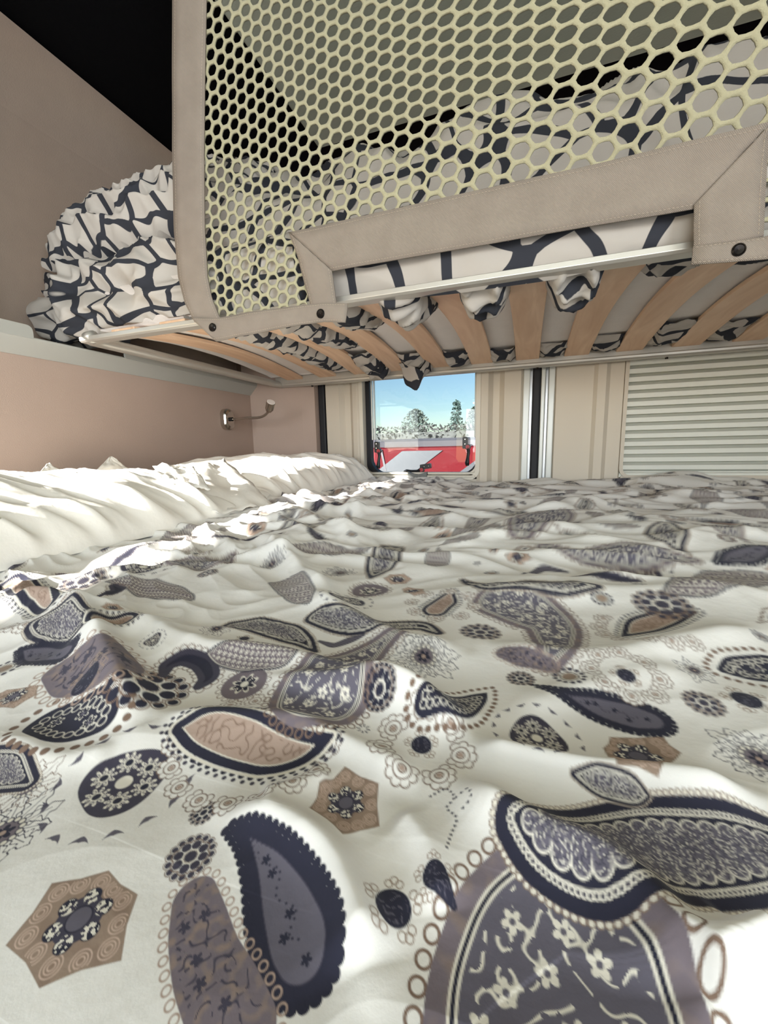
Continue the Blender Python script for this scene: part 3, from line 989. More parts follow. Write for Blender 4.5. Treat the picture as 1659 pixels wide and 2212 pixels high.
def hexagon(P):
    P = np.array(P); c = P.mean(0); r = np.linalg.norm(P - c, axis=1).mean()
    ii = sub(P.min(0) - r * .1, P.max(0) + r * .1)
    if len(ii) == 0: return
    # dented edges: insert pulled-in midpoints
    Q = []
    for k in range(len(P)):
        a, b = P[k], P[(k+1) % len(P)]; Q += [a, (a + b) / 2 * .94 + c * .06]
    Q = np.array(Q); x = X[ii]; y = Y[ii]
    dmin = np.full(len(ii), 1e9); ins = np.zeros(len(ii), bool)
    for k in range(len(Q)):
        a, b = Q[k], Q[(k+1) % len(Q)]; e = b - a
        t = np.clip(((x - a[0]) * e[0] + (y - a[1]) * e[1]) / (e @ e), 0, 1)
        dmin = np.minimum(dmin, np.hypot(x - a[0] - t * e[0], y - a[1] - t * e[1]))
        cr = ((a[1] > y) != (b[1] > y)) & (x < (b[0] - a[0]) * (y - a[1]) / (b[1] - a[1] + 1e-15) + a[0])
        ins ^= cr
    d = np.where(ins, -dmin, dmin); sp = SP[ii]
    blend(ii, cov(d, sp), TAUPE)
    n = perlin(x / r * 3, y / r * 3, nseed()); blend(ii, cov(d, sp) * np.clip(n, 0, .35), BROWN)
    C = []
    for k in range(len(P)):
        a, b = P[k], P[(k+1) % len(P)]
        C += [c + (a - c) * .72, c + ((a + b) / 2 - c) * .78]
    inside = cov(d + r * .04, sp) > .5
    dn, _ = nearest(ii, C)
    for q in (.055, .10, .15):
        blend(ii, cov(np.abs(dn - r * q) - r * .010, sp) * inside, TAN * 1.4)
    a0 = math.atan2(*(P[0] - c)[::-1])
    C = [c + r * .36 * np.array([math.cos(a0 + k * math.pi / 3), math.sin(a0 + k * math.pi / 3)]) for k in range(6)]
    rr = np.hypot(x - c[0], y - c[1])
    dots(ii, C, r * .15, NAVY)
    blend(ii, cov(rr - r * .38, sp), DGREY)
    dn, _ = nearest(ii, C)
    m = perlin(x / r * 14, y / r * 14, 55) > .05
    blend(ii, cov(dn - r * .13, sp) * m, LIGHT)
    blend(ii, cov(rr - r * .19, sp), SLATE)
    blend(ii, cov(np.abs(rr - r * .20) - r * .012, sp), NAVY)

def trefoil(c, r, ring, rot=0.5):
    ii = sub(c - ring * 1.25, c + ring * 1.25)
    if len(ii) == 0: return
    x = X[ii] - c[0]; y = Y[ii] - c[1]; rr = np.hypot(x, y); th = np.arctan2(y, x) + rot; sp = SP[ii]
    d = rr - r * (1 + .09 * np.cos(3 * th))
    blend(ii, cov(d, sp), DGREY)
    for k in range(6):
        a = k * math.pi / 3 - rot
        q = c + r * .60 * np.array([math.cos(a), math.sin(a)])
        daisy(ii, q, r * .30, LIGHT, None, 9, a)
        rings(ii, [q + r * .19 * np.array([math.cos(a + j * .785), math.sin(a + j * .785)]) for j in range(8)], r * .045, r * .025, SLATE)
        dots(ii, [q], r * .10, NAVY)
    blend(ii, cov(rr - r * .20, sp), LIGHT)
    n = 16
    for k in range(n):
        a = 2 * math.pi * k / n; e = np.array([math.cos(a), math.sin(a)]); f = np.array([-e[1], e[0]])
        q = c + e * ring
        u = (X[ii] - q[0]) * f[0] + (Y[ii] - q[1]) * f[1]; v = (X[ii] - q[0]) * e[0] + (Y[ii] - q[1]) * e[1]
        L = ring * .13
        dd = np.abs(v - u * u / L * .5) - ring * .05 * np.clip(1 - np.abs(u) / L, 0, 1) 
        m = (np.abs(u) < L)
        blend(ii, cov(dd, sp) * m, SLATE)

def flower_outline(c, r, n=11, col=None):
    col = DGREY if col is None else col
    ii = sub(c - r * 1.3, c + r * 1.3)
    if len(ii) == 0: return
    x = X[ii] - c[0]; y = Y[ii] - c[1]; rr = np.hypot(x, y); th = np.arctan2(y, x); sp = SP[ii]
    for k in range(n):
        a = 2 * math.pi * k / n; L = r * random.uniform(.75, 1.1)
        u = x * math.cos(a) + y * math.sin(a); v = -x * math.sin(a) + y * math.cos(a)
        t = (u - r * .28) / (L - r * .28); m = (t > 0) & (t < 1)
        tc = np.clip(t, 0, 1)
        wd = r * .20 * np.sin(np.pi * tc ** .7) * (1 + .25 * np.sin(tc * 18))
        blend(ii, cov(np.abs(np.abs(v) - wd) - r * .014, sp) * m, col)
        blend(ii, cov(np.abs(v) - r * .008, sp) * m * (t < .7), col)
    blend(ii, cov(rr - r * .30, sp), PURP)
    C = [c + r * .30 * np.array([math.cos(k * .45), math.sin(k * .45)]) for k in range(14)]
    rings(ii, C, r * .06, r * .025, DGREY, LIGHT)
    daisy(ii, c, r * .2, NAVY, TAN, 6)

def cluster(c, r, col=None, seed=0):
    col = NAVY if col is None else col
    ii = sub(c - r * 1.2, c + r * 1.2)
    if len(ii) == 0: return
    n = 7 + seed % 3
    for rad, m, q, k in ((.82, 2 * n, .13, 0), (.5, n, .19, .3)):
        C = [c + r * rad * np.array([math.cos(2 * math.pi * j / m + k), math.sin(2 * math.pi * j / m + k)]) for j in range(m)]
        dots(ii, C, r * q, col)
        rings(ii, C, r * q * 1.35, r * .035, BROWN)
    dots(ii, [c], r * .24, col); rings(ii, [c], r * .30, r * .04, LIGHT)

def sunflower(c, r):
    ii = sub(c - r * 1.2, c + r * 1.2)
    if len(ii) == 0: return
    C = [c + r * .78 * np.array([math.cos(2 * math.pi * j / 13), math.sin(2 * math.pi * j / 13)]) for j in range(13)]
    dots(ii, C, r * .14, DGREY); dots(ii, [c], r * .52, LIGHT); rings(ii, [c], r * .50, r * .06, DGREY)
    dots(ii, [c], r * .36, TAUPE); rings(ii, [c], r * .36, r * .05, BROWN)

def bud(c, r, tail=None):
    Q = np.linspace(c, c + (tail if tail is not None else np.zeros(2)), 10); R = np.linspace(r, r * .25, 10) if tail is not None else np.full(10, r)
    ii = bbox(Q, R, r * 1.2)
    if len(ii) == 0: return
    for k in range(5):
        a = k * 2 * math.pi / 5 + .6
        q = c + r * 1.15 * np.array([math.cos(a), math.sin(a)])
        for t in (-.5, 0, .5):
            rings(ii, [q + r * .34 * np.array([math.cos(a + t * 2.4), math.sin(a + t * 2.4)])], r * .22, r * .07, TAUPE)
    d = chain_d(ii, Q, R)
    blend(ii, cov(d, SP[ii]), NAVY)
    arabesque(ii, cov(d + r * .2, SP[ii]), r * .6, SLATE, nseed())

def ringbud(c, r):
    ii = sub(c - r * 1.5, c + r * 1.5)
    if len(ii) == 0: return
    C = [c + r * 1.08 * np.array([math.cos(2 * math.pi * j / 18), math.sin(2 * math.pi * j / 18)]) for j in range(18)]
    rings(ii, C, r * .13, r * .04, BROWN)
    dots(ii, [c], r, PURP)
    daisy(ii, c, r * .62, LIGHT, None, 8); daisy(ii, c, r * .50, NAVY, None, 8); dots(ii, [c], r * .18, LIGHT)

def dingbat(c, r):
    ii = sub(c - r * 1.2, c + r * 1.2)
    for k in range(8):
        a = k * math.pi / 4 + .2; e = np.array([math.cos(a), math.sin(a)])
        dots(ii, [c + e * r * t for t in (.5, .6, .7, .8)], r * .10, DGREY)

def dotted(pts, r, col):
    P = np.array([bedpt(*p) for p in pts]); t = np.linspace(0, len(P) - 1, 8 * len(P))
    Q = np.stack([np.interp(t, np.arange(len(P)), P[:, k]) for k in (0, 1)], 1)
    for _ in range(8): Q[1:-1] = (Q[:-2] + 2 * Q[1:-1] + Q[2:]) / 4
    L = np.concatenate([[0], np.cumsum(np.linalg.norm(np.diff(Q, axis=0), axis=1))])
    m = int(L[-1] / (r * 3.6)); t = np.linspace(0, L[-1], max(m, 3))
    C = np.stack([np.interp(t, L, Q[:, k]) for k in (0, 1)], 1)
    dots(sub(C.min(0) - r, C.max(0) + r), C, r, col)

TAKEN = []
def take(c, r): TAKEN.append((c[0], c[1], r))
def PZ(style, *sp):
    P, r = px_spine(sp); Q, R = dense(P, r); paisley(Q, R, style)
    for q, rr in list(zip(Q, R))[::6]: take(q, rr * 1.15)
def mpx(px, py, rpx):
    c = bedpt(px, py); r = np.linalg.norm(onz(px + rpx, py, ZB)[:2] - onz(px, py, ZB)[:2]); return c, r
def AT(fn, px, py, rpx, *a, tk=1.2, **k):
    c, r = mpx(px, py, rpx); fn(c, r, *a, **k); take(c, r * tk)
def HX(*pts):
    P = [bedpt(*p) for p in pts]; hexagon(P); c = np.mean(P, 0); take(c, np.linalg.norm(P[0] - c) * 1.1)
def RS(px, py, rpx, n, rr, a0=0, a1=2 * math.pi):
    c, r = mpx(px, py, rpx); rosettes(c, r, n, r * rr, a0, a1); take(c, r * 1.2)

# nearest the camera
HX((235, 1880), (298, 1932), (262, 2075), (85, 2135), (12, 2042), (112, 1908))
PZ('scallop', (495, 1790, 12), (540, 1806, 30), (585, 1870, 56), (618, 1950, 82), (645, 2030, 96), (650, 2060, 88))
PZ('grey', (420, 1940, 44), (428, 2000, 58), (446, 2080, 66), (480, 2150, 74), (520, 2230, 74))
PZ('floral', (1195, 1945, 110), (1215, 2010, 180), (1215, 2110, 255), (1215, 2230, 300), (1210, 2400, 300))
PZ('lace', (1120, 1765, 45), (1200, 1785, 95), (1300, 1815, 120), (1420, 1835, 122), (1540, 1835, 112), (1660, 1835, 95), (1760, 1840, 60))
AT(bud, 850, 1960, 38)
AT(bud, 940, 1885, 26, np.array([.006, -.004]))
HX((745, 1655), (818, 1692), (820, 1785), (740, 1802), (668, 1745), (690, 1690))
AT(cluster, 412, 1850, 52, DGREY, 1)
AT(cluster, 440, 1755, 30)
c, r = mpx(268, 1690, 82); trefoil(c, r, r * 1.62, .9); take(c, r * 1.7)
AT(flower_outline, 5, 1800, 110)
AT(flower_outline, 60, 1700, 70, 9, BROWN)
PZ('lace', (-60, 1650, 40), (0, 1665, 50), (60, 1690, 20))
# rosette garland round the vine paisley
c, r = mpx(545, 1605, 165)
for a, k in zip(np.linspace(.25, math.pi * 2 - .2, 17), range(17)):
    q = c + np.array([math.cos(a) * r * 1.02, math.sin(a) * r * .82]); rosette(q, r * .155, a, BROWN)
PZ('vine', (395, 1572, 26), (450, 1572, 58), (520, 1598, 66), (590, 1625, 62), (650, 1622, 42), (715, 1590, 12))
PZ('chain', (70, 1565, 26), (110, 1560, 72), (165, 1558, 86), (215, 1550, 60))
AT(cluster, 320, 1480, 72)
PZ('curl', (352, 1460, 8), (360, 1435, 16), (400, 1418, 20), (440, 1430, 24), (455, 1462, 22), (430, 1482, 12))
AT(ringbud, 528, 1478, 46)
PZ('floral', (885, 1372, 16), (820, 1392, 26), (750, 1430, 60), (700, 1470, 96), (690, 1492, 100))
PZ('leaf', (452, 1412, 6), (505, 1408, 40), (560, 1406, 54), (605, 1412, 34))
PZ('lace', (512, 1352, 28), (560, 1352, 40), (612, 1362, 40), (655, 1384, 24), (682, 1408, 6))
AT(flower_outline, 468, 1358, 42, 8, PURP)
PZ('lace', (690, 1330, 30), (740, 1334, 42), (800, 1344, 34), (860, 1350, 22), (915, 1350, 22), (948, 1368, 10))
PZ('sprig', (690, 1385, 4), (720, 1395, 10), (750, 1385, 12), (785, 1372, 4))
AT(flower_outline, 915, 1418, 76, 13)
c, r = mpx(910, 1618, 82); rosettes(c, r, 7, r * .40); take(c, r * 1.4); AT(bud, 910, 1610, 22)
c, r = mpx(1160, 1595, 58); trefoil(c, r, r * 1.55, 2.4); take(c, r * 1.7)
HX((1318, 1592), (1432, 1590), (1472, 1626), (1422, 1680), (1332, 1652), (1303, 1616))
PZ('scallop', (1148, 1480, 5), (1225, 1502, 20), (1300, 1530, 46), (1365, 1548, 56), (1405, 1556, 46))
AT(flower_outline, 1640, 1640, 105, 13)
PZ('lace', (1240, 1672, 6), (1300, 1690, 30), (1360, 1708, 30), (1395, 1718, 8))
RS(1350, 1450, 62, 8, .36); AT(bud, 1352, 1458, 18)
PZ('vine', (1500, 1322, 10), (1440, 1335, 34), (1390, 1352, 40), (1345, 1375, 8))
RS(1400, 1365, 92, 7, .22, 2.6, 5.8)
PZ('floral', (1090, 1300, 66), (1140, 1320, 80), (1195, 1352, 60), (1205, 1400, 42), (1185, 1430, 28))
AT(sunflower, 1230, 1462, 36); AT(cluster, 1125, 1466, 30); AT(cluster, 1520, 1518, 40, DGREY); AT(bud, 1612, 1510, 28)
AT(cluster, 820, 1490, 34, NAVY, 2)
PZ('chain', (1060, 1490, 10), (1030, 1510, 40), (980, 1520, 62), (920, 1512, 40))
PZ('grey', (1090, 1410, 18), (1130, 1420, 26), (1185, 1436, 16))
PZ('chain', (1560, 1448, 30), (1610, 1446, 62), (1680, 1446, 70)); AT(flower_outline, 1500, 1448, 46, 7)
PZ('leaf', (1438, 1282, 6), (1500, 1262, 42), (1575, 1250, 62), (1650, 1252, 56))
PZ('lace', (1000, 1254, 6), (1060, 1264, 30), (1130, 1262, 44), (1210, 1262, 40), (1290, 1266, 10))
PZ('sprig', (1130, 1240, 4), (1170, 1228, 14), (1225, 1236, 4))
c, r = mpx(1382, 1236, 40); trefoil(c, r, r * 1.5); take(c, r * 1.6)
PZ('lace', (848, 1188, 26), (826, 1212, 36), (800, 1248, 5))
AT(ringbud, 800, 1278, 40); AT(flower_outline, 735, 1238, 40)
PZ('vine', (975, 1276, 8), (962, 1300, 30), (940, 1318, 32)); RS(955, 1306, 66, 8, .26)
HX((1105, 1192), (1140, 1196), (1150, 1206), (1125, 1220), (1098, 1212), (1090, 1200))
HX((880, 1268), (915, 1272), (918, 1282), (895, 1288), (872, 1280), (868, 1272))
PZ('floral', (1178, 1182, 16), (1260, 1192, 34), (1345, 1190, 50), (1420, 1196, 36), (1500, 1210, 10))
PZ('floral', (1125, 1152, 24), (1150, 1130, 50), (1190, 1112, 44), (1215, 1100, 8))
PZ('leaf', (1080, 1145, 6), (1050, 1138, 30), (1010, 1150, 30))
PZ('scallop', (1640, 1185, 30), (1600, 1205, 40), (1550, 1215, 8))
AT(cluster, 1430, 1305, 56, DGREY); AT(dingbat, 1380, 1262, 14); AT(sunflower, 1300, 1292, 24)
AT(dingbat, 785, 1575, 16); AT(dingbat, 595, 1695, 20); AT(dingbat, 797, 1435, 14); AT(dingbat, 305, 1440, 12)
dotted([(930, 1720), (965, 1700), (985, 1722), (960, 1745), (990, 1765), (975, 1800), (965, 1830)], .00045, DGREY)
dotted([(985, 1722), (1010, 1700), (1020, 1720), (1000, 1745)], .00045, DGREY)
# sunlit side
PZ('leaf', (235, 1255, 4), (300, 1262, 26), (350, 1275, 40), (390, 1290, 24))
AT(cluster, 180, 1255, 40, DGREY); PZ('curl', (212, 1288, 5), (232, 1282, 12), (258, 1275, 14), (245, 1265, 8))
PZ('vine', (25, 1265, 26), (70, 1280, 36), (105, 1305, 22)); RS(110, 1300, 60, 7, .3, -1.6, 1.6)
PZ('lace', (80, 1345, 20), (120, 1340, 40), (160, 1350, 30)); PZ('grey', (130, 1445, 30), (190, 1430, 60), (250, 1420, 40))
PZ('scallop', (45, 1405, 10), (85, 1415, 36), (140, 1410, 26))
AT(sunflower, 8, 1445, 34); AT(bud, 185, 1470, 24); PZ('vine', (225, 1345, 30), (265, 1345, 30), (290, 1335, 8))
c, r = mpx(310, 1225, 34); trefoil(c, r, r * 1.5); take(c, r * 1.6)
PZ('floral', (395, 1215, 30), (450, 1215, 40), (500, 1205, 10)); PZ('leaf', (620, 1260, 36), (650, 1285, 30), (665, 1300, 6))
HX((15, 1490), (85, 1480), (80, 1500), (30, 1530), (-20, 1530), (-10, 1500))

# the rest of the repeat, further off and outside the view
rg = np.random.default_rng(42)
styles = ['lace', 'floral', 'leaf', 'scallop', 'vine', 'chain', 'curl']
def free(c, r):
    return all((c[0] - t[0]) ** 2 + (c[1] - t[1]) ** 2 > (r + t[2]) ** 2 * .92 for t in TAKEN)
cnt = 0
for it in range(5200):
    big = it < 2600
    c = np.array([rg.uniform(-.96, 1.05), rg.uniform(-.28, 1.36)])
    if abs(c[0]) > .62 + .4 * c[1] and rg.random() < .5: continue
    a = rg.uniform(0, 6.28)
    if big:
        L = rg.uniform(.05, .13); r = L * .52
        if not free(c, r * .8): continue
        st = styles[rg.integers(0, len(styles))]
        e = np.array([math.cos(a), math.sin(a)]); f = np.array([-e[1], e[0]])
        t = np.linspace(-.5, .5, 34); bend = rg.choice([-1, 1]) * rg.uniform(.1, .35)
        Q = c + L * (t[:, None] * e + (bend * (t + .5) ** 2 - .1 * bend)[:, None] * f)
        R = L * .20 * np.clip(np.sin(np.pi * np.clip((t + .62) / 1.15, 0, 1)) ** .8 * (1 - .75 * smooth(-.1, .5, t)), .04, 1)
        if st == 'curl': R *= .5
        paisley(Q, R, st); take(c, r * .8); cnt += 1
    else:
        r = rg.uniform(.006, .021)
        if not free(c, r * 1.05): continue
        k = rg.integers(0, 9)
        if k == 0: trefoil(c, r * .75, r * 1.1, a)
        elif k == 1: flower_outline(c, r)
        elif k == 2: cluster(c, r * .8, DGREY)
        elif k == 3: sunflower(c, r * .7)
        elif k == 4: bud(c, r * .5)
        elif k == 5: ringbud(c, r * .7)
        elif k == 6: hexagon([c + r * np.array([math.cos(a + j * math.pi / 3), math.sin(a + j * math.pi / 3)]) for j in range(6)])
        elif k == 7: rosettes(c, r * .7, 6, r * .38); dots(sub(c - r, c + r), [c], r * .2, NAVY)
        else: dingbat(c, r * .5)
        take(c, r)

Vd = np.stack([X, Y, GZ.ravel()], 1)
# front edge turns down over the mattress
fr = GY.ravel() < -.29
Vd[fr, 2] -= ((-.29 - Vd[fr, 1]) / .04) * .05
Fd = gridfaces(NV, NU)[:, ::-1].copy()
duvet = mk('duvet', Vd, Fd, M['print'], smooth=True, origin=(0.05, 0.5, ZB - .03))
ca = duvet.data.color_attributes.new('print', 'FLOAT_COLOR', 'POINT')
ca.data.foreach_set('color', np.concatenate([np.clip(COLR, 0, 1), np.ones((len(COLR), 1))], 1).astype(np.float32).ravel())
tag(duvet, 'rumpled cream duvet printed with dark grey and brown paisley on the lower bed', 'duvet')

# ------------------------------------------------------------------ pillows along the left wall
def pillow(name, c, lx, ly, hgt, rot, seed, label, fold=1.0, sag=0.0):
    nu, nv = 140, 240
    u = np.linspace(-1, 1, nu)[:, None]; v = np.linspace(-1, 1, nv)[None, :]
    u = np.repeat(u, nv, 1); v = np.repeat(v, nu, 0)
    pin = (1 - .10 * (1 - v * v)) ; pin2 = (1 - .05 * (1 - u * u))
    x = u * lx / 2 * (1 - .07 * (1 - np.abs(v) ** 2.2) * np.abs(u) ** 2) ; y = v * ly / 2 * (1 - .05 * (1 - np.abs(u) ** 2.2) * np.abs(v) ** 2)
    prof = (np.clip(1 - np.abs(u) ** 2.6, 0, 1) ** .56) * (np.clip(1 - np.abs(v) ** 3.4, 0, 1) ** .62)
    wu = u * lx / 2; wv = v * ly / 2
    a = wu * .80 + wv * .60; bb = -wu * .60 + wv * .80
    a2 = a + .02 * perlin(a * 8, bb * 8, seed + 3); b2 = bb + .022 * perlin(a * 7 + 3, bb * 7, seed + 4)
    fl = .013 * ridged(a2 * 4.2, b2 * 15, seed) + .0095 * ridged(a2 * 8, b2 * 31, seed + 1) + .012 * perlin(wu * 6, wv * 5, seed + 2)
    # gathered folds along the seam facing the room
    g = smooth(.15, .95, u)
    fl = fl + g * .011 * ridged(b2 * 26 + 3, a2 * 3.0, seed + 6)
    top = hgt * prof * (.86 + .14 * perlin(wv * 4, wu * 4, seed + 8)) + fold * fl * np.clip(prof * 1.8, 0, 1) - .004
    top = np.maximum(top, .002)
    bot = np.full_like(top, -.016) * prof - .001
    Vt = np.stack([x, y, top], -1).reshape(-1, 3); Vb = np.stack([x, y, bot], -1).reshape(-1, 3)
    cr, sr = math.cos(rot), math.sin(rot)
    Vv = np.concatenate([Vt, Vb])
    P = np.stack([c[0] + Vv[:, 0] * cr - Vv[:, 1] * sr, c[1] + Vv[:, 0] * sr + Vv[:, 1] * cr, c[2] + Vv[:, 2]], 1)
    f1 = gridfaces(nu, nv); f2 = gridfaces(nu, nv)[:, ::-1] + nu * nv
    o = mk(name, P, np.concatenate([f1, f2]), M['pillow'], smooth=True)
    tag(o, label, 'pillow', 'cream pillows along the left wall')
    return o
pillow('pillow', (-0.720, 1.010, -0.114), .46, .76, .100, 0.03, 21, 'cream cotton pillow whose tip reaches the rear window corner')
pn = pillow('pillow', (-0.725, 0.258, -0.114), .52, .77, .094, -0.02, 33, 'wrinkled cream pillow with a loose open case end below the support rail')

# loose flap of the pillowcase and two corners standing up behind
def sheet(name, P, parent, m, n=18, sd=1, amp=.006, solid=.0012):
    """bilinear patch with wrinkles; P = 4 corners in order"""
    P = [np.array(p, float) for p in P]
    u = np.linspace(0, 1, n)[:, None, None]; v = np.linspace(0, 1, n)[None, :, None]
    S = P[0] * (1-u) * (1-v) + P[1] * u * (1-v) + P[2] * u * v + P[3] * (1-u) * v
    nn = np.cross(P[1] - P[0], P[3] - P[0]); nn /= np.linalg.norm(nn)
    uu = np.repeat(np.linspace(0, 1, n)[:, None], n, 1); vv = uu.T
    S = S + nn * (amp * (perlin(uu * 3 + sd, vv * 3, sd) + .6 * ridged(uu * 5 + vv * 4, vv * 2, sd + 1)))[..., None]
    return mk(name, S.reshape(-1, 3), gridfaces(n, n), m, parent, smooth=True, solid=solid)
sheet('case_flap', [(-.64, .56, -.030), (-.47, .52, -.100), (-.455, .66, -.108), (-.60, .70, -.020)], pn, M['pillow'], sd=3, amp=.010)
sheet('case_flap', [(-.60, .53, -.026), (-.535, .50, -.052), (-.50, .545, -.066), (-.56, .575, -.030)], pn, M['pillow'], sd=8, amp=.006)
sheet('case_corner', [(-.90, .62, -.055), (-.90, .74, -.050), (-.93, .705, -.008), (-.93, .700, -.009)], pn, M['pillow'], sd=5, amp=.004)
sheet('case_corner', [(-.92, .53, -.050), (-.92, .60, -.050), (-.94, .575, -.018), (-.94, .570, -.020)], pn, M['pillow'], sd=6, amp=.004)

# ================================================================== WALL LAMP
lp = thing('reading_lamp', (XW, 1.19, 0.06), 'chrome gooseneck reading lamp on the left wall above the pillow', 'lamp')
b = MB()
P = rrect(-.024, .024, -.036, .036, .022, 8)
n = len(P); V = []; Fc = []
cy, cz = 1.19, .108
for dx, s in ((-.002, 1.0), (.016, 1.0), (.022, .90), (.025, .68)):
    V += [(XW + dx, cy + p[0] * s, cz + p[1] * s) for p in P]
for l in range(3):
    for i in range(n): Fc.append((l*n + i, l*n + (i+1) % n, (l+1)*n + (i+1) % n, (l+1)*n + i))
Fc.append(tuple(range(3*n, 4*n)))
mk('wall_plate', V, Fc, M['chrome'], lp)
b = MB(); b.tube([(XW + .018, cy, cz), (XW + .032, cy, cz)], .007, 12); b.build('neck_socket', M['black_plastic'], lp)
A = np.array([XW + .026, cy, cz]); K = [A, (-.945, 1.188, .107), (-.905, 1.184, .109), (-.865, 1.18, .107), (-.835, 1.175, .109), (-.815, 1.17, .117), (-.800, 1.165, .128)]
K = np.array([np.array(k, float) for k in K]); tt = np.linspace(0, len(K) - 1, 40)
K = np.stack([np.interp(tt, np.arange(len(K)), K[:, k]) for k in range(3)], 1)
for _ in range(6): K[1:-1] = (K[:-2] + 2 * K[1:-1] + K[2:]) / 4
MB().tube([tuple(k) for k in K], .0042, 10).build('gooseneck', M['chrome'], lp, smooth=True)
h0 = np.array([-.802, 1.165, .126]); dr = np.array([.55, -.35, .76]); dr /= np.linalg.norm(dr)
hd = MB().tube([tuple(h0), tuple(h0 + dr * .008), tuple(h0 + dr * .034)], [.010, .0135, .0145], 20).build('lamp_head', M['chrome'], lp)
MB().tube([tuple(h0 + dr * .0335), tuple(h0 + dr * .0352)], .0132, 20).build('lens', M['lens'], hd)

# ================================================================== UPPER BUNK: support rail, frame, slats
sr_ = thing('support_rail', (XW, 0.9, 0.205), 'grey painted bunk support rail with raised lips on the left wall', 'rail')
MB().prism([(XW + .001, .204), (XW + .030, .236), (XW + .030, .240), (XU + .002, .240), (XU + .002, .212), (XW - .002, .212)], 1, 0.47, 1.375).build('ledge', M['grey_rail'], sr_, bevel=.003)
def lip(y0, y1):
    P = rrect(y0, y1, .232, .262, .010, 5)
    P = [(p[0], max(p[1], .236)) for p in P]
    Q = [(p[0], p[1]) for p in P]
    b = MB(); b.prism(Q, 0, XW + .026, XW + .031); return b.build('lip', M['grey_rail'], sr_)
lip(.40, .600); lip(.805, 1.37)
MB().box((XW + .026, 1.365, .206), (XW + .075, 1.379, .246)).build('end_stop', M['grey_rail'], sr_, bevel=.004)

bf = thing('bunk_frame', (0, 1.0, 0.22), 'aluminium upper bunk frame with bowed birch slats', 'bunk frame')
XE = -0.895
b = MB()
b.prism([(.640, .234), (.644, .231), (.664, .231), (.664, .236), (.645, .237), (.645, .242), (.640, .242)], 0, XE, 1.09)
b.build('front_rail', M['alu'], bf, bevel=.0008)
b = MB()
b.tube([(XE + .02, 1.352, .237), (-.5, 1.352, .237), (1.09, 1.352, .237)], .0115, 14)
b.box((XE + .01, 1.340, .240), (1.09, 1.366, .262))
b.build('back_rail', M['alu'], bf)
b = MB()
K = [(XE + .030, .650, .242), (XE + .010, .653, .242), (XE, .668, .242), (XE, .70, .242), (XE, 1.31, .242), (XE + .006, 1.335, .240), (XE + .03, 1.352, .238)]
b.tube(K, .0125, 12); b.build('end_tube', M['alu'], bf, smooth=True)
for x in (-.74, -.52, .02, .35):
    MB().tube([(x, 1.352, .230), (x, 1.352, .222)], .004, 8).build('screw', M['snap'], bf)
# slats
ZS = .248
def slat_mesh():
    n = 22; V = []; Fc = []
    for i in range(n + 1):
        t = i / n; y = .668 + t * (1.352 - .668); z = ZS + .026 * math.sin(math.pi * t)
        V += [(-.0325, y, z), (.0325, y, z), (.0325, y, z + .009), (-.0325, y, z + .009)]
    for i in range(n):
        a = 4 * i
        for j in range(4): Fc.append((a + j, a + (j+1) % 4, a + 4 + (j+1) % 4, a + 4 + j))
    Fc += [(3, 2, 1, 0), (4*n, 4*n+1, 4*n+2, 4*n+3)]
    return V, Fc
V, Fc = slat_mesh()
xs = [-.0085 + .1325 * k for k in range(-6, 8)]
s0 = mk('slat', V, Fc, M['wood'], bf, bevel=.0015)
for k, x in enumerate(xs):
    o = s0 if k == 0 else s0.copy()
    if k: COL.objects.link(o); o.parent = bf
    o.location = (x, 0, 0)

# upper mattress
def arch(y): return .026 * np.sin(np.pi * np.clip((y - .652) / .70, 0, 1))
nx, ny = 60, 24
gx = np.linspace(-.90, 1.08, nx); gy = np.linspace(.685, 1.335, ny)
A, B = np.meshgrid(gx, gy, indexing='ij')
zb = ZS + .012 + arch(B) - .004 * np.cos(2 * np.pi * (A + .0085) / .1325 + np.pi) * 0 + .0015 * perlin(A * 12, B * 12, 2)
zt = np.full_like(zb, .345)
V = np.concatenate([np.stack([A, B, zb], -1).reshape(-1, 3), np.stack([A, B, zt], -1).reshape(-1, 3)])
f1 = gridfaces(nx, ny)[:, ::-1]; f2 = gridfaces(nx, ny) + nx * ny
N = nx * ny; side = []
for i in range(nx - 1):
    for j in (0, ny - 1):
        a, b_ = i * ny + j, (i + 1) * ny + j; side.append((a, b_, b_ + N, a + N))
for j in range(ny - 1):
    for i in (0, nx - 1):
        a, b_ = i * ny + j, i * ny + j + 1; side.append((a, b_, b_ + N, a + N))
mt = thing('mattress', (0.1, 1.0, .25), 'upper bunk mattress in a white sheet with dark cell print on birch slats', 'mattress')
mk('core', V, np.concatenate([f1, f2, np.array(side)]), M['mattress'], mt)
sh = mt

# ------------------------------------------------------------------ crumpled printed bedding
def surf(name, G, m, parent=None, uv=None, wrap=False, **kw):
    nu, nv = G.shape[:2]
    return mk(name, G.reshape(-1, 3), gridfaces(nu, nv, wrap), m, parent, uv=uv.reshape(-1, 2) if uv is not None else None, smooth=True, **kw)
def normals(G):
    a = np.gradient(G, axis=0); b_ = np.gradient(G, axis=1); n = np.cross(a, b_)
    return n / (np.linalg.norm(n, axis=2)[..., None] + 1e-9)

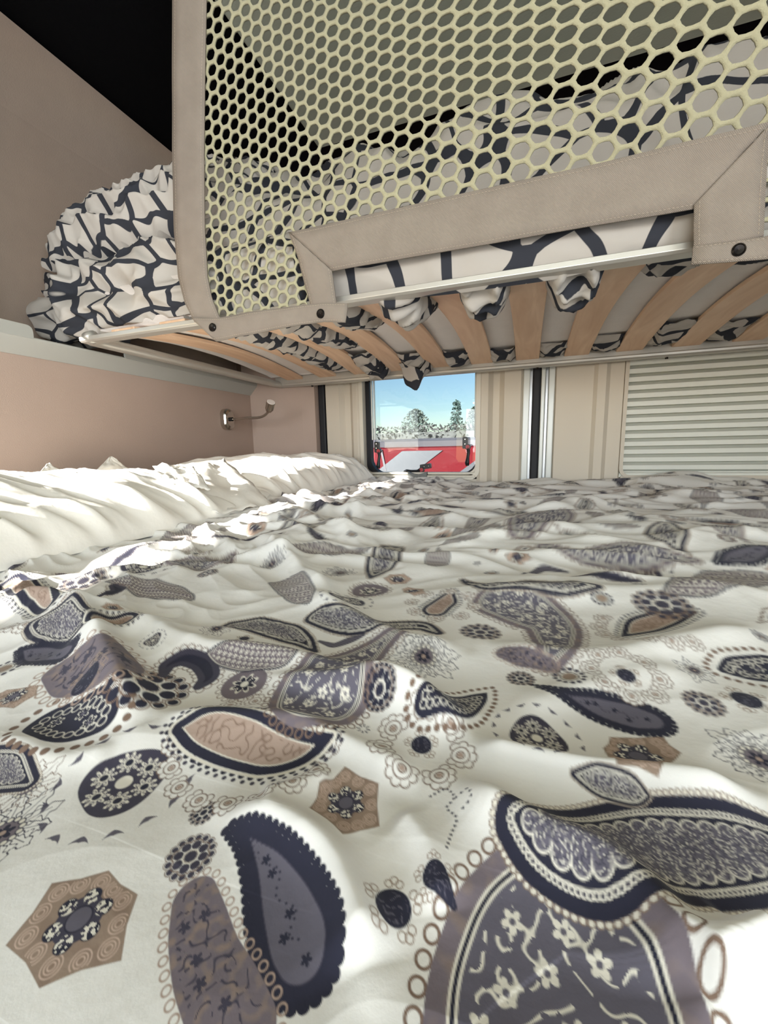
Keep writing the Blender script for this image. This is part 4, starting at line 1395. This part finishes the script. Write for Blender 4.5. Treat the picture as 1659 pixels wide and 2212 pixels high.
# fitted sheet: front face over the mattress edge, plus the tucks pushed through the slats
nu, nv = 420, 40
u = np.linspace(-.57, 1.08, nu)[:, None] * np.ones((1, nv)); v = np.ones((nu, 1)) * np.linspace(0, 1, nv)[None, :]
ang = v * 1.0
z = .238 + v * .125
y = .662 - .026 * np.sin(np.pi * np.clip(v, 0, 1)) ** .6 
fl = .006 * ridged(u * 9 + v * .8, v * 2.2 + u * 2, 41) + .004 * perlin(u * 22, v * 3, 42)
droop = smooth(.45, 0, v) * (.010 * perlin(u * 5 + 2, v * 0, 43) - .012 * np.exp(-((u + .05) / .13) ** 2))
G = np.stack([u, y - fl * np.sin(np.pi * v) ** .5, z + droop], -1)
sh = surf('fitted_sheet', G, M['cells'], mt, uv=np.stack([u * .9, v * .16 + .31 + .010 * perlin(u * 14, v * 3, 44)], -1))

def tuck(x0, x1, y0, y1, ztop, drop, seed, skew=0.0):
    """a wad of sheet squeezed between two slats"""
    nu, nv = 54, 36
    u = np.linspace(0, 1, nu)[:, None] * np.ones((1, nv)); v = np.ones((nu, 1)) * np.linspace(0, 1, nv)[None, :]
    yy = y0 + (y1 - y0) * u; a = np.pi * v
    L = (y1 - y0) / .07
    env = np.clip(np.sin(np.pi * np.clip(u * .90 + .08, 0, 1)), 0, 1) ** .5
    hw = (x1 - x0) / 2
    xx = (x0 + x1) / 2 - hw * np.sign(np.cos(a)) * np.abs(np.cos(a)) ** .8 + skew * (u - .5)
    prof = np.sin(a) ** .8
    su = u * L + .25 * perlin(u * L, v * 2 + seed, seed); sv = v + .15 * perlin(u * L + 4, v * 2, seed + 9)
    fold = .75 + .45 * ridged(su * .9 + sv * 1.3, sv * 1.5 - su * .8 + seed, seed + 1) + .22 * ridged(su * 2.1, sv * 2.4 + su * 1.3, seed + 2)
    zz = ztop + arch(yy) - drop * env * prof * np.clip(fold, .2, 1.6)
    G = np.stack([xx, yy, zz], -1)
    G = G + normals(G) * (.0016 * ridged(su * 1.8 + sv * 2, sv * 3 - su * 1.5, seed + 3))[..., None]
    sx = random.uniform(0, 3)
    uvv = np.stack([sx + v * .12 + .03 * u, sx * .7 + u * (y1 - y0) * 1.35 + .012 * ridged(su, sv * 2, seed + 4)], -1)
    surf('sheet_tuck', G, M['cells'], sh, uv=uvv)
cs = xs
def gap(k):   # clear gap right of slat k (0 = leftmost)
    return cs[k] + .0325, cs[k + 1] - .0325
k1 = 6  # slat nearest x = -.0085
#        gap index, y range, top, drop
T = [(k1, .655, .815, .258, .044), (k1 - 1, .655, .810, .258, .042), (k1 - 2, .655, .835, .258, .042), (k1 - 3, .665, .93, .258, .026),
     (k1 - 4, .665, 1.10, .258, .024), (k1 - 5, .670, 1.30, .258, .024), (k1 + 1, .660, .80, .260, .022), (k1 + 2, .68, .86, .262, .014),
     (k1 + 3, .66, .80, .260, .02), (k1 + 4, .66, .84, .260, .02), (k1 + 5, .66, .80, .260, .02),
     (k1, 1.24, 1.338, .262, .016), (k1 - 1, 1.24, 1.340, .262, .020), (k1 - 2, 1.22, 1.340, .262, .024), (k1 + 1, 1.22, 1.338, .262, .015),
     (k1 + 2, 1.16, 1.338, .262, .018), (k1 + 3, 1.20, 1.338, .262, .016), (k1 - 4, 1.14, 1.338, .262, .030), (k1 - 3, 1.20, 1.33, .262, .020)]
for q, (k, y0, y1, zt_, dr_) in enumerate(T):
    a, b_ = gap(k)
    tuck(a - .006, b_ + .006, y0, y1, zt_ + .004, dr_ + .006, 60 + 5 * q, .006 * (-1) ** q)
# wad hanging below the back rail over the window
a, b_ = gap(k1 - 3)
tuck(a - .014, b_ + .012, 1.262, 1.338, .262, .066, 201)
a, b_ = gap(k1 - 4)
tuck(a - .004, b_ + .004, 1.29, 1.338, .258, .040, 213)

# duvet of the upper bunk: long rumpled roll
nu, nv = 460, 150
u = np.linspace(-1.085, 1.07, nu)[:, None] * np.ones((1, nv)); v = np.ones((nu, 1)) * np.linspace(0, 1, nv)[None, :]
lefty = smooth(-.50, -.66, u)          # the part spilling off the end of the bunk
zc = .375 + .0 * u; rz = .165 + .022 * perlin(u * 4, u * 0 + 3, 71) - .070 * lefty
zc = zc - .036 * lefty
ry = .30 - .14 * lefty; yc = .975 - .14 * lefty
endf = np.sqrt(np.clip(1 - ((u + .02) / 1.10) ** 26, 0.05, 1))
a = np.pi * (1.42 - 1.42 * v) + .0
fy = np.cos(a) ; fz = np.sin(a)
yy = yc + ry * np.sign(fy) * np.abs(fy) ** .55 * (.92 + .08 * endf)
zz = zc + rz * fz * endf
zz = np.maximum(zz, np.where(u < -.89, .262, .30 - .062 * lefty))
G = np.stack([u, yy, zz], -1)
Nn = normals(G)
aw = u * 1.0; bw = v * .75
p1 = aw + .04 * perlin(aw * 6, bw * 6, 72); p2 = bw + .04 * perlin(aw * 6 + 9, bw * 6, 73)
dsp = .022 * ridged(p1 * 5.5 + p2 * 4.5, p2 * 5 - p1 * 2.5, 74) + .010 * ridged(p1 * 13 + p2 * 8, p2 * 9 - p1 * 6, 75) + .02 * perlin(aw * 4, bw * 5, 76)
sgn = np.sign((Nn * (G - np.stack([u, yc, zc], -1))).sum(2)).mean()
G2 = G + Nn * (sgn * (dsp * (1 + .25 * lefty) - .012))[..., None]
G2[..., 1] = np.maximum(G2[..., 1], .690 - .054 * lefty)
G2[..., 0] = np.clip(G2[..., 0], -1.118, 1.09)
G2[..., 2] = np.maximum(G2[..., 2], np.where(u < -.89, .256, .345 - .107 * lefty))
G2[..., 2] = np.where((G2[..., 1] > .669) & (u > -.89), np.maximum(G2[..., 2], .264 + arch(G2[..., 1])), G2[..., 2])
uvd = np.stack([aw * 1.0 + .05 * ridged(p1 * 5, p2 * 5, 77), bw * 1.05 + .03 * perlin(aw * 7, bw * 7, 78) + .25 * 0], -1)
o = surf('duvet', G2, M['cells'], uv=uvd)
tag(o, 'rumpled white duvet with dark cell print on the upper bunk behind the net', 'duvet')

# printed pillow on top, at the end next to the wall, with a frilled rim
nu, nv = 150, 120
pl = thing('pillow', (-.80, .86, .44), 'cell printed pillow with a frilled edge on the upper bunk duvet', 'pillow')
u = np.linspace(-1, 1, nu)[:, None] * np.ones((1, nv)); v = np.ones((nu, 1)) * np.linspace(-1, 1, nv)[None, :]
pr = np.clip(1 - np.abs(u) ** 3, 0, 1) ** .5 * np.clip(1 - np.abs(v) ** 3, 0, 1) ** .5
cP = np.array([-.775, .752, .492]); eu = np.array([.285, .0, .004]); ev = np.array([.0, .055, .066]); en = np.cross(eu, ev); en /= np.linalg.norm(en)
p1 = u * .3; p2 = v * .18
fl = .016 * ridged(p1 * 9 + p2 * 3, p2 * 8 - p1 * 3, 81) + .007 * ridged(p1 * 22, p2 * 12 + p1 * 8, 82)
for sgn, nm in ((1, 'top'), (-1, 'bottom')):
    frill = .010 * np.sin(u * 34 + np.sin(v * 9) * 2) * smooth(.86, 1, np.maximum(np.abs(u), np.abs(v)))
    Gp = cP + u[..., None] * eu + v[..., None] * ev + en * ((sgn * (.050 * pr + 1.3 * fl * pr) + frill)[..., None])
    Gp[..., 1] = np.maximum(Gp[..., 1], .660); Gp[..., 0] = np.clip(Gp[..., 0], -1.118, 1)
    surf('cover', Gp, M['cells'], pl, uv=np.stack([p1 * 1.05 + 2.1 + sgn * .4, p2 * 1.1 + .7], -1))

# ================================================================== SAFETY NET
NY = 0.622
def netpt(x, z):
    """the net hangs from the ceiling to the bunk rail and bellies a little towards the room"""
    t = np.clip((z - .33) / .6, 0, 1)
    s = smooth(-.55, .35, x)
    y = NY - .075 * s * np.sin(np.pi * np.clip(t, 0, 1) ** .8) - .012 * np.sin(x * 9 + 1) * t
    zz = z - .050 * np.exp(-((x + .02) / .24) ** 2) * smooth(.05, .55, t) + .02 * smooth(-.2, -.5, x) * t
    return np.stack([x, y, zz], -1)
net = thing('safety_net', (0.1, NY, .19), 'cream mesh safety net with taupe canvas binding hung before the upper bunk', 'net')
# mesh of hexagonal holes
px_, pz_ = .0250, .0202
VV = []; FF = []; cnt = 0
def zlow(x):
    if x < -.335: return .214
    if x < .20: return .322
    return .214
hx = []
W = 12
xu = -.56; col_i = 0
cols = []
while xu < 1.05:
    stp = .0172 + .0070 * float(smooth(-.5, .1, xu)); cols.append((xu, stp)); xu += stp
for ci, (x, stp) in enumerate(cols):
    row = 0; z = .205 + (.5 * pz_ if ci % 2 else 0)
    while z < ZC - .01:
        hx.append((x, z, stp)); z += pz_
outer = []
for (x, z, stp) in hx:
    if z < zlow(x) - .004: continue
    if x < np.interp(z, [.22, .25, .30, .38, .50, .70, .95], [-.530, -.550, -.562, -.558, -.545, -.512, -.508]): continue
    # hexagon pointing left and right; vertices at columns +-2/3 step
    o6 = [(x + stp * .667, z), (x + stp * .333, z + pz_ / 2), (x - stp * .333, z + pz_ / 2), (x - stp * .667, z), (x - stp * .333, z - pz_ / 2), (x + stp * .333, z - pz_ / 2)]
    ring_o = []; ring_i = []
    for k in range(6):
        a, b_ = o6[k], o6[(k + 1) % 6]
        ring_o += [a, ((a[0] + b_[0]) / 2, (a[1] + b_[1]) / 2)]
    jx, jz = random.uniform(-.0006, .0006), random.uniform(-.0004, .0004)
    for k, p in enumerate(ring_o):
        f = .71 if k % 2 == 0 else .77
        ring_i.append((x + jx + (p[0] - x) * f * 1.06, z + jz + (p[1] - z) * f * 1.04))
    base = len(VV); VV += ring_o + ring_i
    for k in range(12):
        FF.append((base + k, base + (k + 1) % 12, base + 12 + (k + 1) % 12, base + 12 + k))
VV = np.array(VV); P3 = netpt(VV[:, 0], VV[:, 1])
inner = np.tile(np.array([0] * 12 + [1] * 12), len(VV) // 24)
o = mk('mesh', P3, np.array(FF), M['net'], net)
o['kind'] = 'stuff'
md = o.modifiers.new('weld', 'WELD'); md.merge_threshold = .0004
md = o.modifiers.new('thickness', 'SOLIDIFY'); md.thickness = .0030; md.offset = 0

def band(name, pts_a, pts_b, off=.004, th=.0022, m=None, n=40, k=5, wr=0.0, sd=0):
    """strip of canvas between two edge polylines given as (x, z) on the net surface"""
    def rs(p):
        p = np.array(p, float); L = np.concatenate([[0], np.cumsum(np.linalg.norm(np.diff(p, axis=0), axis=1))])
        t = np.linspace(0, L[-1], n)
        return np.stack([np.interp(t, L, p[:, j]) for j in (0, 1)], 1)
    A = rs(pts_a); B_ = rs(pts_b)
    G = []
    for j in range(k):
        t = j / (k - 1); Q = A * (1 - t) + B_ * t
        p = netpt(Q[:, 0], Q[:, 1])
        p[:, 2] = Q[:, 1]
        p[:, 1] -= off + wr * perlin(np.linspace(0, 6, n), np.full(n, t * 1.5 + sd), sd)
        G.append(p)
    G = np.stack(G, 1)
    return mk(name, G.reshape(-1, 3), gridfaces(n, k), m or M['canvas'], net, smooth=True, solid=th), G

def stitches(par, G, cols_):
    b = MB()
    for j, fr in cols_:
        a = G[:, j] * (1 - fr) + G[:, min(j + 1, G.shape[1] - 1)] * fr
        L = np.concatenate([[0], np.cumsum(np.linalg.norm(np.diff(a, axis=0), axis=1))])
        s = 0.002
        while s < L[-1] - .004:
            p = [np.interp(s, L, a[:, k]) for k in range(3)]; q = [np.interp(s + .0028, L, a[:, k]) for k in range(3)]
            p = np.array(p); q = np.array(q); p[1] -= .0013; q[1] -= .0013
            d = (q - p) / np.linalg.norm(q - p); n_ = np.array([-d[2], 0, d[0]]) * .00035; e = np.array([0, .0005, 0])
            b.add([p - n_, p + n_, q + n_, q - n_, p - e], [(0, 1, 2, 3), (0, 4, 1), (1, 4, 2), (2, 4, 3), (3, 4, 0)])
            s += .0044
    o = b.build('stitching', M['stitch'], par); o['kind'] = 'stuff'

bo, G = band('upright_binding', [(-.545, .945), (-.549, .714), (-.580, .504), (-.594, .384), (-.596, .308), (-.586, .262), (-.568, .228)],
            [(-.484, .945), (-.488, .694), (-.516, .489), (-.529, .372), (-.532, .299), (-.526, .262), (-.508, .218)], n=70, wr=.0012, sd=3)
stitches(bo, G, [(0, .35), (3, .65)])
bo, G = band('upright_binding', [(-.366, .338), (-.352, .300), (-.340, .250), (-.330, .215)], [(-.294, .271), (-.292, .258), (-.290, .240), (-.287, .214)], n=24, wr=.001, sd=5, off=.006)
stitches(bo, G, [(0, .3), (3, .7)])
bo, G = band('lower_binding', [(-.366, .338), (.05, .336), (.236, .338)], [(-.294, .271), (.05, .269), (.174, .268)], n=60, wr=.0016, sd=7, off=.0045)
stitches(bo, G, [(0, .25), (3, .75)])
bo, G = band('upright_binding', [(.174, .271), (.176, .24), (.178, .222)], [(.238, .338), (.240, .27), (.243, .226)], n=24, wr=.001, sd=9, off=.0065)
stitches(bo, G, [(0, .3), (3, .7)])
bo, G = band('snap_tab', [(-.572, .236), (-.51, .227), (-.44, .229), (-.36, .227), (-.31, .226), (-.268, .220)], [(-.522, .190), (-.46, .193), (-.40, .196), (-.35, .198), (-.31, .198), (-.272, .192)], n=40, wr=.003, sd=11, off=.009)
stitches(bo, G, [(0, .4), (3, .6)])
bo, G = band('snap_tab', [(.176, .226), (.25, .224), (.36, .224), (.60, .224), (1.0, .224)], [(.176, .206), (.25, .200), (.36, .198), (.60, .198), (1.0, .198)], n=40, wr=.002, sd=13, off=.009)
stitches(bo, G, [(0, .4), (3, .6)])

def snap(x, z):
    c = netpt(np.array([x]), np.array([z]))[0]; y = c[1] - .0115
    b = MB(); K = 18
    for r0, y0, r1, y1 in ((.0070, y + .004, .0070, y), (.0070, y, .0056, y - .0014), (.0056, y - .0014, .0048, y - .0004), (.0048, y - .0004, .0005, y)):
        V = [(x + r * math.cos(2 * math.pi * i / K), yy, z + r * math.sin(2 * math.pi * i / K)) for r, yy in ((r0, y0), (r1, y1)) for i in range(K)]
        b.add(V, [(i, (i + 1) % K, K + (i + 1) % K, K + i) for i in range(K)])
    b.build('snap_button', M['snap'], net, smooth=True)
snap(-.525, .213); snap(-.314, .210); snap(.220, .214)
